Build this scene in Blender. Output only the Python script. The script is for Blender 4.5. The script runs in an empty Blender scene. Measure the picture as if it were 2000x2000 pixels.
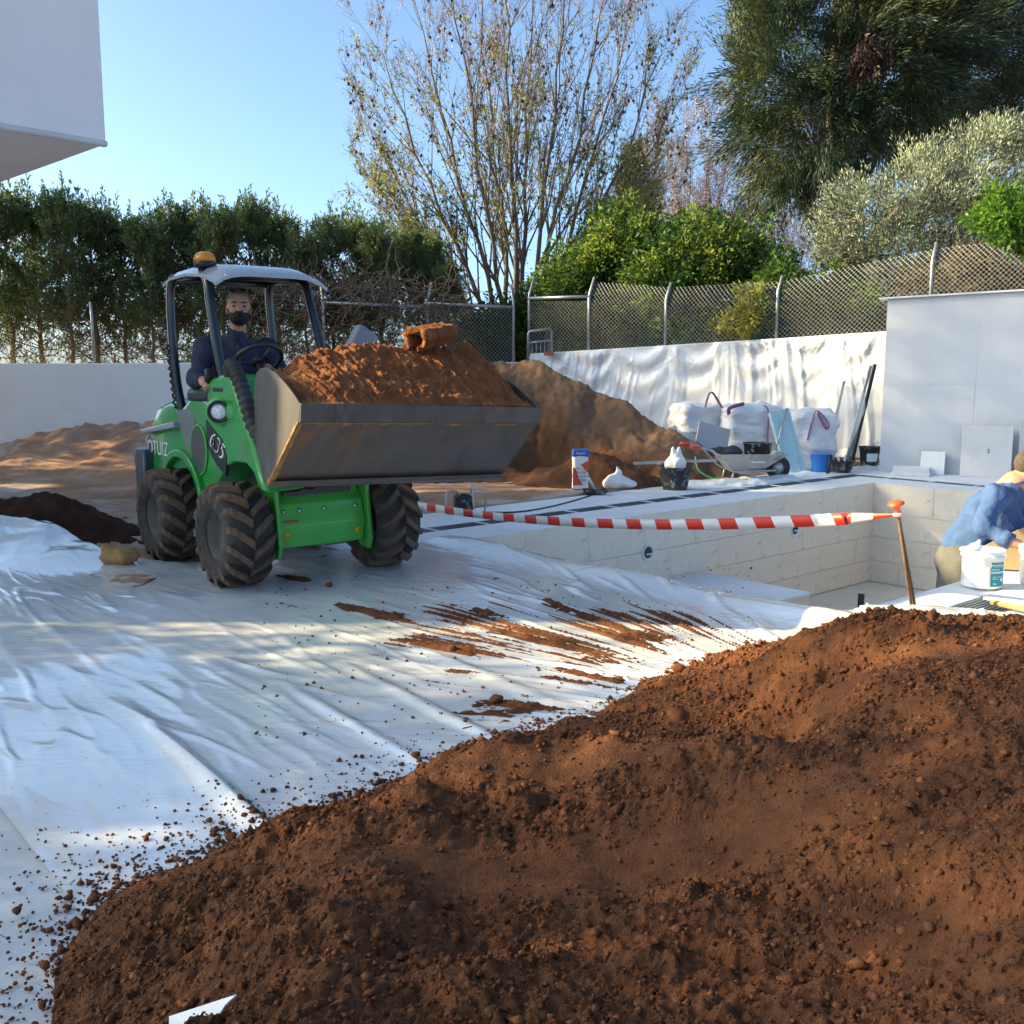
import bpy, bmesh, math, random
import numpy as np
from mathutils import Vector, Matrix
R=math.radians
random.seed(7)
S=bpy.context.scene
COL=S.collection
# ---------------------------------------------------------------- camera
CAMH=1.38; PITCH=math.atan(0.1425)
cd=bpy.data.cameras.new('camera'); cam=bpy.data.objects.new('camera',cd); COL.objects.link(cam)
cam.location=(0,0,CAMH); cam.rotation_euler=(math.pi/2-PITCH,0,0)
cd.sensor_width=36; cd.lens=36; cd.clip_start=0.05; cd.clip_end=2000
S.camera=cam
# ---------------------------------------------------------------- light
SUN_EL=R(25); SUN_AZ=R(-90)          # azimuth from +Y, clockwise: sun stands to the left
sd=Vector((math.sin(SUN_AZ)*math.cos(SUN_EL),math.cos(SUN_AZ)*math.cos(SUN_EL),math.sin(SUN_EL)))
W=bpy.data.worlds.new('World'); S.world=W; W.use_nodes=True
nt=W.node_tree; nt.nodes.clear()
sky=nt.nodes.new('ShaderNodeTexSky'); sky.sky_type='NISHITA'; sky.sun_disc=False
sky.sun_elevation=SUN_EL; sky.sun_rotation=SUN_AZ; sky.altitude=10; sky.air_density=0.4; sky.dust_density=2.2; sky.ozone_density=5.0
bg=nt.nodes.new('ShaderNodeBackground'); bg.inputs[1].default_value=0.15
wo=nt.nodes.new('ShaderNodeOutputWorld'); nt.links.new(sky.outputs[0],bg.inputs[0]); nt.links.new(bg.outputs[0],wo.inputs[0])
sl=bpy.data.lights.new('sun','SUN'); sl.energy=4.0; sl.angle=R(0.6); sl.color=(1,.80,.56)
so=bpy.data.objects.new('sun',sl); COL.objects.link(so); so.rotation_euler=sd.to_track_quat('Z','Y').to_euler(); so.location=(-20,0,15)
S.view_settings.view_transform='Standard'; S.view_settings.look='None'; S.view_settings.gamma=1
S.view_settings.use_curve_mapping=False; S.view_settings.use_white_balance=True; S.view_settings.white_balance_temperature=7700; S.view_settings.white_balance_tint=-6; S.view_settings.exposure=1.9
S.render.engine='CYCLES'; S.cycles.use_denoising=True; S.cycles.max_bounces=8; S.cycles.transparent_max_bounces=8
S.cycles.sample_clamp_indirect=6
# ---------------------------------------------------------------- helpers
_s,_c=math.sin(PITCH),math.cos(PITCH)
def ray(px,py):
    r=(px-1000)/2000; d=(py-1000)/2000
    return (r,_c-d*_s,-_s-d*_c)
def at(px,py,z=0.0):                     # point of the photograph at height z
    v=ray(px,py); t=(z-CAMH)/v[2]; return Vector((v[0]*t,v[1]*t,z))
def atY(px,py,Y):                        # point of the photograph at distance Y
    v=ray(px,py); t=Y/v[1]; return Vector((v[0]*t,Y,CAMH+v[2]*t))
def tag(o,label=None,cat=None,group=None,kind=None):
    if label: o['label']=label
    if cat: o['category']=cat
    if group: o['group']=group
    if kind: o['kind']=kind
    return o
def thing(name,label,cat,loc=(0,0,0),rz=0.0,group=None):
    o=bpy.data.objects.new(name,None); COL.objects.link(o); o.empty_display_size=.1
    o.location=loc; o.rotation_euler=(0,0,rz); return tag(o,label,cat,group)
def link(name,me,parent=None,mats=(),smooth=False):
    if not isinstance(mats,(list,tuple)): mats=[mats]
    for m in mats: me.materials.append(m)
    if smooth: me.polygons.foreach_set('use_smooth',np.ones(len(me.polygons),dtype=bool))
    o=bpy.data.objects.new(name,me); COL.objects.link(o)
    if parent is not None: o.parent=parent
    return o
def arr_mesh(name,V,Fq):
    """numpy vertices (N,3) and faces (M,3|4)"""
    me=bpy.data.meshes.new(name); V=np.asarray(V,dtype=np.float32); Fq=np.asarray(Fq,dtype=np.int32)
    k=Fq.shape[1]; n=len(Fq)
    me.vertices.add(len(V)); me.vertices.foreach_set('co',V.ravel())
    me.loops.add(n*k); me.loops.foreach_set('vertex_index',Fq.ravel())
    me.polygons.add(n); me.polygons.foreach_set('loop_start',np.arange(0,n*k,k,dtype=np.int32))
    me.polygons.foreach_set('loop_total',np.full(n,k,dtype=np.int32))
    me.update(calc_edges=True); me.validate(); return me
def grid_faces(nu,nv):
    i=np.arange(nu-1)[:,None]*nv+np.arange(nv-1)[None,:]
    return np.stack([i,i+nv,i+nv+1,i+1],-1).reshape(-1,4)
class MB:
    """collects shapes into ONE mesh"""
    def __init__(s): s.v=[]; s.f=[]; s.m=[]; s.sm=[]
    def add(s,vs,fs,mi=0,sm=False):
        b=len(s.v); s.v+= [tuple(map(float,q)) for q in vs]
        for f in fs: s.f.append([b+i for i in f]); s.m.append(mi); s.sm.append(sm)
        return s
    def box(s,c,d,rz=0,M=None,mi=0):
        hx,hy,hz=d[0]/2,d[1]/2,d[2]/2
        if M is None: M=Matrix.Rotation(rz,3,'Z')
        c=Vector(c)
        vs=[c+M@Vector((x,y,z)) for x,y,z in ((-hx,-hy,-hz),(hx,-hy,-hz),(hx,hy,-hz),(-hx,hy,-hz),(-hx,-hy,hz),(hx,-hy,hz),(hx,hy,hz),(-hx,hy,hz))]
        return s.add(vs,[(0,3,2,1),(4,5,6,7),(0,1,5,4),(1,2,6,5),(2,3,7,6),(3,0,4,7)],mi)
    def hexa(s,vs,mi=0):
        return s.add(vs,[(0,3,2,1),(4,5,6,7),(0,1,5,4),(1,2,6,5),(2,3,7,6),(3,0,4,7)],mi)
    def tube(s,pts,r,n=8,mi=0,caps=True,flat=None,closed=False):
        pts=[Vector(p) for p in pts]; k=len(pts)
        rs=r if isinstance(r,(list,tuple)) else [r]*k
        b=[];up=None
        for i in range(k):
            if closed: t=pts[(i+1)%k]-pts[i-1]
            else: t=pts[min(i+1,k-1)]-pts[max(i-1,0)]
            t=t.normalized() if t.length>1e-9 else Vector((0,0,1))
            if up is None:
                up=Vector((0,0,1)) if abs(t.z)<.9 else Vector((1,0,0))
            a=up-t*up.dot(t)
            if a.length<1e-6: a=t.orthogonal()
            a.normalize(); up=a; bb=t.cross(a)
            ring=[]
            for j in range(n):
                an=2*math.pi*(j+.5*(n==4))/n
                x,y=math.cos(an)*rs[i],math.sin(an)*rs[i]
                if flat: x*=flat
                ring.append(pts[i]+a*x+bb*y)
            b+=ring
        fs=[]
        for i in range(k if closed else k-1):
            for j in range(n):
                a0=i*n+j;a1=i*n+(j+1)%n;c0=((i+1)%k)*n+j;c1=((i+1)%k)*n+(j+1)%n
                fs.append((a0,a1,c1,c0))
        if caps and not closed: fs.append(tuple(range(n-1,-1,-1))); fs.append(tuple(range((k-1)*n,k*n)))
        return s.add(b,fs,mi,n>5)
    def lathe(s,prof,n=24,M=None,mi=0,closed=False):
        """prof: (r,z) pairs around local Z; M 4x4"""
        M=M or Matrix.Identity(4); vs=[]
        for r,z in prof:
            for j in range(n):
                a=2*math.pi*j/n; vs.append(M@Vector((r*math.cos(a),r*math.sin(a),z)))
        fs=[];k=len(prof)
        for i in range(k-1):
            for j in range(n): fs.append((i*n+j,i*n+(j+1)%n,(i+1)*n+(j+1)%n,(i+1)*n+j))
        if not closed:
            if prof[0][0]>1e-6: fs.append(tuple(range(n-1,-1,-1)))
            if prof[-1][0]>1e-6: fs.append(tuple(range((k-1)*n,k*n)))
        return s.add(vs,fs,mi,True)
    def prism(s,poly,y0,y1,axis='y',mi=0,M=None):
        """closed polygon extruded; axis y: poly in (x,z); axis z: poly in (x,y); axis x: poly in (y,z)"""
        def mk(p,k):
            q={'y':(p[0],k,p[1]),'z':(p[0],p[1],k),'x':(k,p[0],p[1])}[axis]
            return M@Vector(q) if M else q
        n=len(poly); vs=[mk(p,y0) for p in poly]+[mk(p,y1) for p in poly]
        fs=[tuple(range(n-1,-1,-1)),tuple(range(n,2*n))]+[(i,(i+1)%n,n+(i+1)%n,n+i) for i in range(n)]
        return s.add(vs,fs,mi)
    def loft(s,secs,mi=0,caps=True,sm=True):
        n=len(secs[0]);k=len(secs); vs=[p for q in secs for p in q]
        fs=[(i*n+j,i*n+(j+1)%n,(i+1)*n+(j+1)%n,(i+1)*n+j) for i in range(k-1) for j in range(n)]
        s.add(vs,fs,mi,sm)
        if caps: b=len(s.v)-len(vs); s.f.append([b+i for i in range(n-1,-1,-1)]);s.f.append([b+(k-1)*n+i for i in range(n)]); s.m+=[mi,mi]; s.sm+=[False,False]
        return s
    def build(s,name,mats,parent=None,bevel=0,seg=2,smooth=None,fixn=True):
        me=bpy.data.meshes.new(name); me.from_pydata(s.v,[],s.f)
        me.polygons.foreach_set('material_index',s.m)
        me.polygons.foreach_set('use_smooth',[bool(x) for x in s.sm] if smooth is None else [smooth]*len(s.f))
        me.update()
        if fixn:
            bm=bmesh.new(); bm.from_mesh(me); bmesh.ops.recalc_face_normals(bm,faces=bm.faces); bm.to_mesh(me); bm.free()
        o=link(name,me,parent,mats)
        if bevel:
            b=o.modifiers.new('bevel','BEVEL'); b.width=bevel; b.segments=seg; b.limit_method='ANGLE'; b.angle_limit=R(30); b.harden_normals=False
            if seg>1: me.polygons.foreach_set('use_smooth',[True]*len(me.polygons)); 
            if seg>1: me.set_sharp_from_angle(angle=R(35))
        return o
def sharp(o,deg=35):
    o.data.polygons.foreach_set('use_smooth',[True]*len(o.data.polygons)); o.data.set_sharp_from_angle(angle=R(deg)); return o
def copy_tree(o,parent=None):
    c=o.copy(); COL.objects.link(c)
    if parent is not None: c.parent=parent
    for ch in list(o.children): copy_tree(ch,c)
    return c
# ---- numpy noise
def _hash(ix,iy,seed):
    h=(ix.astype(np.int64)*374761393+iy.astype(np.int64)*668265263+seed*974634777)&0x7fffffff
    h=((h^(h>>13))*1274126177)&0x7fffffff
    return (h^(h>>16))&0x7fffffff
def perlin(x,y,seed=0):
    x=np.asarray(x,dtype=np.float64); y=np.asarray(y,dtype=np.float64)
    ix=np.floor(x).astype(np.int64); iy=np.floor(y).astype(np.int64); fx=x-ix; fy=y-iy
    u=fx*fx*fx*(fx*(fx*6-15)+10); v=fy*fy*fy*(fy*(fy*6-15)+10)
    def g(dx,dy):
        a=_hash(ix+dx,iy+dy,seed)%4096*(2*math.pi/4096)
        return np.cos(a)*(fx-dx)+np.sin(a)*(fy-dy)
    a=g(0,0)*(1-u)+g(1,0)*u; b=g(0,1)*(1-u)+g(1,1)*u
    return (a*(1-v)+b*v)*1.5
def fbm(x,y,o=4,seed=0,gain=.5,lac=2.03):
    s=0;a=1
    for i in range(o): s=s+a*perlin(x,y,seed+i*17); x=x*lac+3.1;y=y*lac+1.7;a*=gain
    return s
def ridged(x,y,o=3,seed=0,gain=.5):
    s=0;a=1
    for i in range(o): s=s+a*(1-np.abs(perlin(x,y,seed+i*13))*2);x=x*2.07+5.2;y=y*2.07+1.3;a*=gain
    return s
def worley(x,y,seed=0):
    ix=np.floor(x).astype(np.int64);iy=np.floor(y).astype(np.int64); d=np.full(x.shape,9.0);cid=np.zeros(x.shape)
    for dx in(-1,0,1):
        for dy in(-1,0,1):
            h=_hash(ix+dx,iy+dy,seed); px=ix+dx+(h%1024)/1024; py=iy+dy+((h>>10)%1024)/1024
            q=(px-x)**2+(py-y)**2; m=q<d; d=np.where(m,q,d); cid=np.where(m,(h>>5)%1000/1000.,cid)
    return np.sqrt(d),cid
def smooth01(t): t=np.clip(t,0,1); return t*t*(3-2*t)
# ---- signed-distance solids -> one continuous mesh
def sd_caps(a,b,ra,rb):
    a=np.array(a,float);b=np.array(b,float)
    def f(p):
        ab=b-a; t=np.clip(((p-a)@ab)/max(ab@ab,1e-9),0,1); q=p-(a+t[...,None]*ab)
        return np.sqrt((q*q).sum(-1))-(ra+(rb-ra)*t)
    return f,np.minimum(a,b)-max(ra,rb),np.maximum(a,b)+max(ra,rb)
def sd_ell(c,r,M=None):
    c=np.array(c,float);r=np.array(r,float); m=None if M is None else np.array(M)
    def f(p):
        q=p-c
        if m is not None: q=q@m
        k0=np.sqrt(((q/r)**2).sum(-1));k1=np.sqrt(((q/(r*r))**2).sum(-1))
        return k0*(k0-1)/np.maximum(k1,1e-9)
    R_=r.max(); return f,c-R_,c+R_
def sd_box(c,h,r=.02,M=None):
    c=np.array(c,float);h=np.array(h,float);m=None if M is None else np.array(M)
    def f(p):
        q=p-c
        if m is not None: q=q@m
        q=np.abs(q)-(h-r); return np.sqrt((np.maximum(q,0)**2).sum(-1))+np.minimum(q.max(-1),0)-r
    R_=np.linalg.norm(h); return f,c-R_,c+R_
def surface_nets(prims,vox,k=.02,cut=(),noise=None,pad=3):
    lo=np.min([q[1] for q in prims],0)-vox*pad; hi=np.max([q[2] for q in prims],0)+vox*pad
    n=np.ceil((hi-lo)/vox).astype(int)+1
    ax=[lo[i]+vox*np.arange(n[i]) for i in range(3)]
    Pp=np.stack(np.meshgrid(*ax,indexing='ij'),-1)
    D=None
    for q in prims:
        d=q[0](Pp)
        if D is None: D=d
        else:
            h=np.clip(.5+.5*(D-d)/k,0,1); D=D*(1-h)+d*h-k*h*(1-h)
    for q in cut:
        d=q[0](Pp); D=np.maximum(D,-d)
    if noise is not None: D=D+noise(Pp)
    ins=D<0
    acc=np.zeros(tuple(n-1)+(3,));cnt=np.zeros(tuple(n-1))
    idx=np.stack(np.meshgrid(*[np.arange(m-1) for m in n],indexing='ij'),-1).astype(float)
    sl=lambda o,e:tuple(slice(o[i],n[i]-1+o[i]) for i in range(3))
    for axis in range(3):
        for o1 in(0,1):
            for o2 in(0,1):
                o=[0,0,0]; oth=[i for i in range(3) if i!=axis]; o[oth[0]]=o1;o[oth[1]]=o2
                o_=list(o);o_[axis]=1
                a=D[sl(o,0)];b=D[sl(o_,0)]; m=(a<0)!=(b<0)
                t=np.where(m,a/np.where(m,a-b,1),0)
                base=np.array(o,float); pt=np.broadcast_to(base,acc.shape).copy(); pt[...,axis]=t
                acc+=np.where(m[...,None],pt,0);cnt+=m
    mk=cnt>0; vid=-np.ones(cnt.shape,int); vid[mk]=np.arange(mk.sum())
    V=lo+vox*(idx[mk]+acc[mk]/cnt[mk][:,None])
    Fs=[]
    for axis in range(3):
        o1,o2=[i for i in range(3) if i!=axis]
        s0=[slice(1,-1)]*3;s0[axis]=slice(0,n[axis]-1)
        a=ins[tuple(s0)]; s1=list(s0);s1[axis]=slice(1,n[axis]); b=ins[tuple(s1)]
        ii=np.argwhere(a!=b)
        if not len(ii): continue
        fl=a[tuple(ii.T)]
        for i in range(3):
            if i!=axis: ii[:,i]+=1
        def vv(d1,d2):
            j=ii.copy(); j[:,o1]-=d1; j[:,o2]-=d2; return vid[tuple(j.T)]
        q=np.stack([vv(0,0),vv(1,0),vv(1,1),vv(0,1)],-1)
        flip=fl if axis!=1 else ~fl
        q[~flip]=q[~flip][:,::-1]
        Fs.append(q)
    Fq=np.concatenate(Fs); Fq=Fq[(Fq>=0).all(1)]
    return V,Fq
def sdf_obj(name,prims,vox,mat_,parent=None,k=.02,cut=(),noise=None,fn=None,sub=0):
    V,Fq=surface_nets(prims,vox,k,cut,noise)
    if fn: V=fn(V)
    me=arr_mesh(name,V,Fq); o=link(name,me,parent,mat_,True)
    sm=o.modifiers.new('smooth','SMOOTH'); sm.factor=.5; sm.iterations=3
    return o
def noise3(p,f,seed=0):
    x,y,z=p[...,0]*f,p[...,1]*f,p[...,2]*f
    return (perlin(x+z*.37,y+z*.61,seed)+perlin(y-x*.23+9,z+x*.4,seed+5)+perlin(z+3,x-y*.3,seed+9))/2
# ---------------------------------------------------------------- materials
MATS={}
def mat(name,col,rough=.6,metal=0,col2=None,scale=8,detail=5,bump=0,bscale=40,spec=.5,mix=(.35,.7),sub=0,coat=0,trans=0,col3=None,scale3=2,mix3=(.5,.65),stretch=None,rand=0,bdist=.02,emit=None,rvar=0):
    m=bpy.data.materials.new(name); m.use_nodes=True; t=m.node_tree; b=t.nodes['Principled BSDF']
    N=lambda k:t.nodes.new(k); Lk=t.links.new
    b.inputs['Base Color'].default_value=(*col,1); b.inputs['Roughness'].default_value=rough; b.inputs['Metallic'].default_value=metal
    b.inputs['Specular IOR Level'].default_value=spec
    if coat: b.inputs['Coat Weight'].default_value=coat; b.inputs['Coat Roughness'].default_value=.08
    if sub: b.inputs['Subsurface Weight'].default_value=sub; b.inputs['Subsurface Radius'].default_value=(.03,.012,.006); b.inputs['Subsurface Scale'].default_value=.3
    co=None
    if col2 or bump or col3 or rvar:
        tc=N('ShaderNodeTexCoord'); co=tc.outputs['Object']
        if stretch:
            mp=N('ShaderNodeMapping'); mp.inputs['Scale'].default_value=stretch; Lk(co,mp.inputs[0]); co=mp.outputs[0]
    cur=None
    def nz(sc,de=detail,ro=.55):
        n=N('ShaderNodeTexNoise'); n.inputs['Scale'].default_value=sc; n.inputs['Detail'].default_value=de; n.inputs['Roughness'].default_value=ro; Lk(co,n.inputs['Vector']); return n.outputs['Fac']
    def ramp(src,a,bb):
        r=N('ShaderNodeMapRange'); r.inputs['From Min'].default_value=a; r.inputs['From Max'].default_value=bb; Lk(src,r.inputs['Value']); return r.outputs[0]
    def mixc(f,A,B):
        x=N('ShaderNodeMix'); x.data_type='RGBA'; Lk(f,x.inputs[0])
        for k,q in((6,A),(7,B)):
            if isinstance(q,tuple): x.inputs[k].default_value=(*q[:3],1)
            else: Lk(q,x.inputs[k])
        return x.outputs[2]
    if col2: cur=mixc(ramp(nz(scale),*mix),col,col2)
    if col3: cur=mixc(ramp(nz(scale3,6,.65),*mix3),cur if cur is not None else col,col3)
    if rand:
        g=N('ShaderNodeNewGeometry'); hs=N('ShaderNodeHueSaturation')
        if cur is not None: Lk(cur,hs.inputs['Color'])
        else: hs.inputs['Color'].default_value=(*col,1)
        r=N('ShaderNodeMapRange'); r.inputs['To Min'].default_value=1-rand; r.inputs['To Max'].default_value=1+rand; Lk(g.outputs['Random Per Island'],r.inputs[0]); Lk(r.outputs[0],hs.inputs['Value']); cur=hs.outputs[0]
    if cur is not None: Lk(cur,b.inputs['Base Color'])
    if rvar:
        r=N('ShaderNodeMapRange'); r.inputs['To Min'].default_value=max(.02,rough-rvar); r.inputs['To Max'].default_value=min(1,rough+rvar); Lk(nz(scale*1.7),r.inputs[0]); Lk(r.outputs[0],b.inputs['Roughness'])
    if bump:
        bp=N('ShaderNodeBump'); bp.inputs['Strength'].default_value=bump; bp.inputs['Distance'].default_value=bdist; Lk(nz(bscale,6,.6),bp.inputs['Height']); Lk(bp.outputs[0],b.inputs['Normal'])
    if trans:
        tr=N('ShaderNodeBsdfTranslucent'); mx=N('ShaderNodeMixShader'); mx.inputs[0].default_value=trans
        if cur is not None: Lk(cur,tr.inputs[0])
        else: tr.inputs[0].default_value=(*col,1)
        Lk(b.outputs[0],mx.inputs[1]); Lk(tr.outputs[0],mx.inputs[2]); Lk(mx.outputs[0],t.nodes['Material Output'].inputs[0])
    if emit: b.inputs['Emission Color'].default_value=(*emit[:3],1); b.inputs['Emission Strength'].default_value=emit[3]
    MATS[name]=m; return m
M_soil=mat('red_brown_soil',(.125,.046,.020),.95,col2=(.19,.074,.032),scale=22,col3=(.07,.027,.013),scale3=1.7,mix3=(.52,.68),bump=.9,bscale=120,spec=.2,bdist=.012)
M_soilorange=mat('orange_soil',(.235,.082,.03),.95,col2=(.14,.047,.018),scale=14,bump=.9,bscale=110,spec=.2,bdist=.012,col3=(.35,.15,.06),scale3=5,mix3=(.55,.7))
M_soildry=mat('dry_soil',(.30,.20,.135),.95,col2=(.20,.125,.08),scale=4,bump=.8,bscale=50,spec=.2,col3=(.15,.075,.04),scale3=1.1,mix3=(.5,.62))
M_soildark=mat('shaded_soil_and_mud',(.045,.017,.010),.92,col2=(.075,.03,.016),scale=8,bump=.9,bscale=70,spec=.2)  # shade put into the soil colour; also serves the stuck mud
M_ground=mat('bare_ground',(.23,.165,.12),.95,col2=(.30,.25,.21),scale=1.1,bump=.6,bscale=40,spec=.2,col3=(.16,.085,.05),scale3=.6,mix3=(.48,.6))
M_clod=mat('soil_clod',(.15,.055,.024),.95,col2=(.21,.082,.035),scale=30,bump=.8,bscale=160,spec=.2,rand=.35,bdist=.01)
M_render=mat('white_render',(.84,.84,.83),.85,col2=(.76,.76,.75),scale=1.1,col3=(.66,.64,.61),scale3=1.6,mix3=(.6,.85),bump=.12,bscale=180,bdist=.005)
M_renderg=mat('house_render',(.82,.81,.79),.85,col2=(.75,.74,.72),scale=.9,col3=(.66,.64,.62),scale3=2.2,mix3=(.62,.9),bump=.15,bscale=160,bdist=.005)
M_wallgrey=mat('pale_wall_paint',(.60,.60,.61),.7,col2=(.53,.53,.55),scale=1.3,col3=(.47,.46,.46),scale3=2.5,mix3=(.6,.9),bump=.08,bscale=150,bdist=.004)
M_galv=mat('galvanised_steel',(.46,.47,.48),.45,.75,col2=(.33,.34,.35),scale=15,rvar=.1)
M_wire=mat('fence_wire',(.40,.40,.39),.5,.3)
M_concrete=mat('concrete_slab',(.60,.60,.60),.8,col2=(.52,.51,.50),scale=3,bump=.15,bscale=120,bdist=.006)
M_bark=mat('bark',(.11,.085,.065),.9,col2=(.18,.145,.12),scale=18,bump=.6,bscale=60,stretch=(1,1,.25))
M_twig=mat('dry_twig',(.13,.09,.065),.9,col2=(.2,.14,.1),scale=6)
M_black=mat('black_plastic',(.018,.018,.02),.45)
M_rubber=mat('black_rubber',(.022,.021,.020),.75,col2=(.05,.045,.04),scale=7,bump=.15,bscale=60)
# ================================================================ SETTING
PA=Vector((-.45,8.05,0)); PU=Vector((.7558,.6548,0)); PW=Vector((.6548,-.7558,0)); PLEN=6.338; PWID=3.36; PDEP=1.2
def pp(s,t,z=0.0): q=PA+PU*s+PW*t; return Vector((q.x,q.y,z))
PROT=math.atan2(PU.y,PU.x)
# ---- ground: one sheet to the horizon with the hole for the pool shell
def ground():
    bm=bmesh.new()
    inn=[pp(-.12,-.12,-.03),pp(PLEN+.12,-.12,-.03),pp(PLEN+.12,PWID+.12,-.03),pp(-.12,PWID+.12,-.03)]
    out=[(-25,-15,-.03),(25,-15,-.03),(25,25,-.03),(-25,25,-.03)]
    far=[(-900,-900,-.03),(900,-900,-.03),(900,900,-.03),(-900,900,-.03)]
    vi=[bm.verts.new(v) for v in inn]; vo=[bm.verts.new(v) for v in out]; vf=[bm.verts.new(v) for v in far]
    es=[bm.edges.new((q[i],q[(i+1)%4])) for q in (vi,vo) for i in range(4)]
    bmesh.ops.triangle_fill(bm,use_beauty=True,edges=es)
    cc=pp(PLEN/2,PWID/2)
    for f in list(bm.faces):
        if all(v in vi for v in f.verts): bm.faces.remove(f)
    for i in range(4): bm.faces.new((vo[i],vo[(i+1)%4],vf[(i+1)%4],vf[i]))
    bmesh.ops.recalc_face_normals(bm,faces=bm.faces)
    me=bpy.data.meshes.new('ground'); bm.to_mesh(me); bm.free()
    return tag(link('ground',me,None,M_ground),kind='structure')
ground()
# ---- worn ground with tyre tracks to the left of and behind the loader
def worn():
    nx,ny=290,220
    X=np.linspace(-9.5,5.2,nx)[:,None]*np.ones((1,ny)); Y=6.2+(np.linspace(0,1,ny)**1.3)[None,:]*11*np.ones((nx,1))
    x,y=X.ravel(),Y.ravel()
    z=.018*fbm(x*1.3,y*1.3,4,3)+.008*fbm(x*7,y*7,3,5)
    # chevron tyre prints in bands that curve across
    for k,(y0,w) in enumerate(((8.3,.34),(9.1,.34),(9.7,.3),(10.6,.36))):
        yc=y0+.25*np.sin(x*.45+k); d=(y-yc)/w; m=np.clip(1-np.abs(d)**4,0,1)*smooth01((-.4-x)/.8+.3)
        lug=np.sin((x+np.abs(d)*.28*(1 if k%2 else -1))*2*math.pi/.17)
        z+=m*(.028*np.clip(lug,-.6,.6)-.012)
    # berm of dry soil along the left wall
    berm=.42*np.exp(-((y-(14.6-.03*(x+6)))/1.5)**2)*smooth01((-1.0-x)/2.0)*(1+.35*np.sin(x*1.1+.6)+.3*perlin(x*.7,y*.1,21))
    z+=np.clip(berm,0,None)*(1+.2*fbm(x*2.4,y*2.4,4,9))
    # keep clear of the pool and its deck
    s=(x-PA.x)*PU.x+(y-PA.y)*PU.y; t=(x-PA.x)*PW.x+(y-PA.y)*PW.y
    z=np.where((s>-.9)&(t>-1.42)&(s<PLEN+6),-.2,z)
    z=np.where((y<7.0)&(x>-2.3),-.2,z)
    V=np.stack([x,y,z],-1); Fq=grid_faces(nx,ny); Fq=Fq[z[Fq].max(1)>-.19]; me=arr_mesh('worn_earth',V,Fq)
    o=link('worn_earth',me,None,MT_worn,True); return tag(o,kind='structure')
MT_worn=mat('tracked_earth',(.40,.235,.15),.95,col2=(.29,.155,.092),scale=1.6,bump=.7,bscale=45,spec=.25,col3=(.44,.36,.30),scale3=.75,mix3=(.5,.6))
worn()
# ---- pool shell and its stone tiles
M_tile=mat('travertine_tile',(.74,.63,.50),.55,col2=(.80,.72,.60),scale=3.5,col3=(.50,.44,.38),scale3=5,mix3=(.56,.75),bump=.12,bscale=70,bdist=.006,stretch=(1,1,2.2))
M_grout=mat('grout',(.50,.44,.37),.9)
M_white_stone=mat('white_coping_stone',(.74,.75,.76),.6,col2=(.66,.66,.66),scale=2.5,col3=(.52,.47,.41),scale3=3.5,mix3=(.58,.85),bump=.06,bscale=160,bdist=.004)
M_grate=mat('dark_drain_grate',(.03,.055,.075),.4,col2=(.05,.075,.095),scale=20)
pool=thing('swimming_pool','empty sunken swimming pool lined with beige stone tiles','swimming pool',pp(PLEN/2,PWID/2,0),PROT)
def pl(s,t,z): return Vector((s-PLEN/2,-(t-PWID/2),z))      # pool coordinates -> local of the pool empty
def shell():
    m=MB(); e=.11
    m.box(pl(PLEN/2,-e/2-.012,-PDEP/2-.1),(PLEN+2*e,e,PDEP+.1)); m.box(pl(PLEN/2,PWID+e/2+.012,-PDEP/2-.1),(PLEN+2*e,e,PDEP+.1))
    m.box(pl(-e/2-.012,PWID/2,-PDEP/2-.1),(e,PWID,PDEP+.1)); m.box(pl(PLEN+e/2+.012,PWID/2,-PDEP/2-.1),(e,PWID,PDEP+.1))
    m.box(pl(PLEN/2,PWID/2,-PDEP-.1),(PLEN+.2,PWID+.2,.15)); return m.build('pool_shell',M_grout,pool)
shell()
rs=random.Random(3)
def tile_mesh(w,h,th=.012):
    m=MB(); m.box((0,0,0),(w,th,h)); o=m.build('tile',M_tile); b=o.data; bpy.data.objects.remove(o); return b
def wall_tiles(org,du,L,n_in,rows):
    """org local start, du local direction along the wall, n_in local normal into the pool"""
    tw=.75; zt=0
    for ri,h in enumerate(rows):
        off=(ri%2)*tw*.5; s=-off
        while s<L-1e-6:
            a=max(s,0);b=min(s+tw,L)
            if b-a>.03:
                w=b-a-.004; key=(round(w,3),round(h,3))
                if key not in TM: TM[key]=tile_mesh(w,h-.004)
                o=bpy.data.objects.new('tile',TM[key]); COL.objects.link(o); o.parent=pool
                o.location=org+du*((a+b)/2)+Vector((0,0,zt-h/2))+n_in*(-.004+rs.uniform(-.0012,.0012))
                o.rotation_euler=(0,0,math.atan2(du.y,du.x))
            s+=tw
        zt-=h
TM={}
rows=[.36,.29,.29,.26]
wall_tiles(pl(0,0,0),Vector((1,0,0)),PLEN,Vector((0,-1,0)),rows)
wall_tiles(pl(PLEN,0,0),Vector((0,-1,0)),PWID,Vector((-1,0,0)),rows)
wall_tiles(pl(0,0,0),Vector((0,-1,0)),PWID,Vector((1,0,0)),rows)
wall_tiles(pl(0,PWID,0),Vector((1,0,0)),PLEN,Vector((0,1,0)),rows)
# floor tiles
FT={}
for i in range(9):
    for j in range(5):
        w,h=PLEN/9-.004,PWID/5-.004
        if 'f' not in FT:
            m=MB(); m.box((0,0,0),(w,h,.012)); o=m.build('floor_tile',M_tile); FT['f']=o.data; bpy.data.objects.remove(o)
        o=bpy.data.objects.new('floor_tile',FT['f']); COL.objects.link(o); o.parent=pool
        o.location=pl((i+.5)*PLEN/9,(j+.5)*PWID/5,-PDEP-.012+rs.uniform(-.001,.001))
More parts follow.
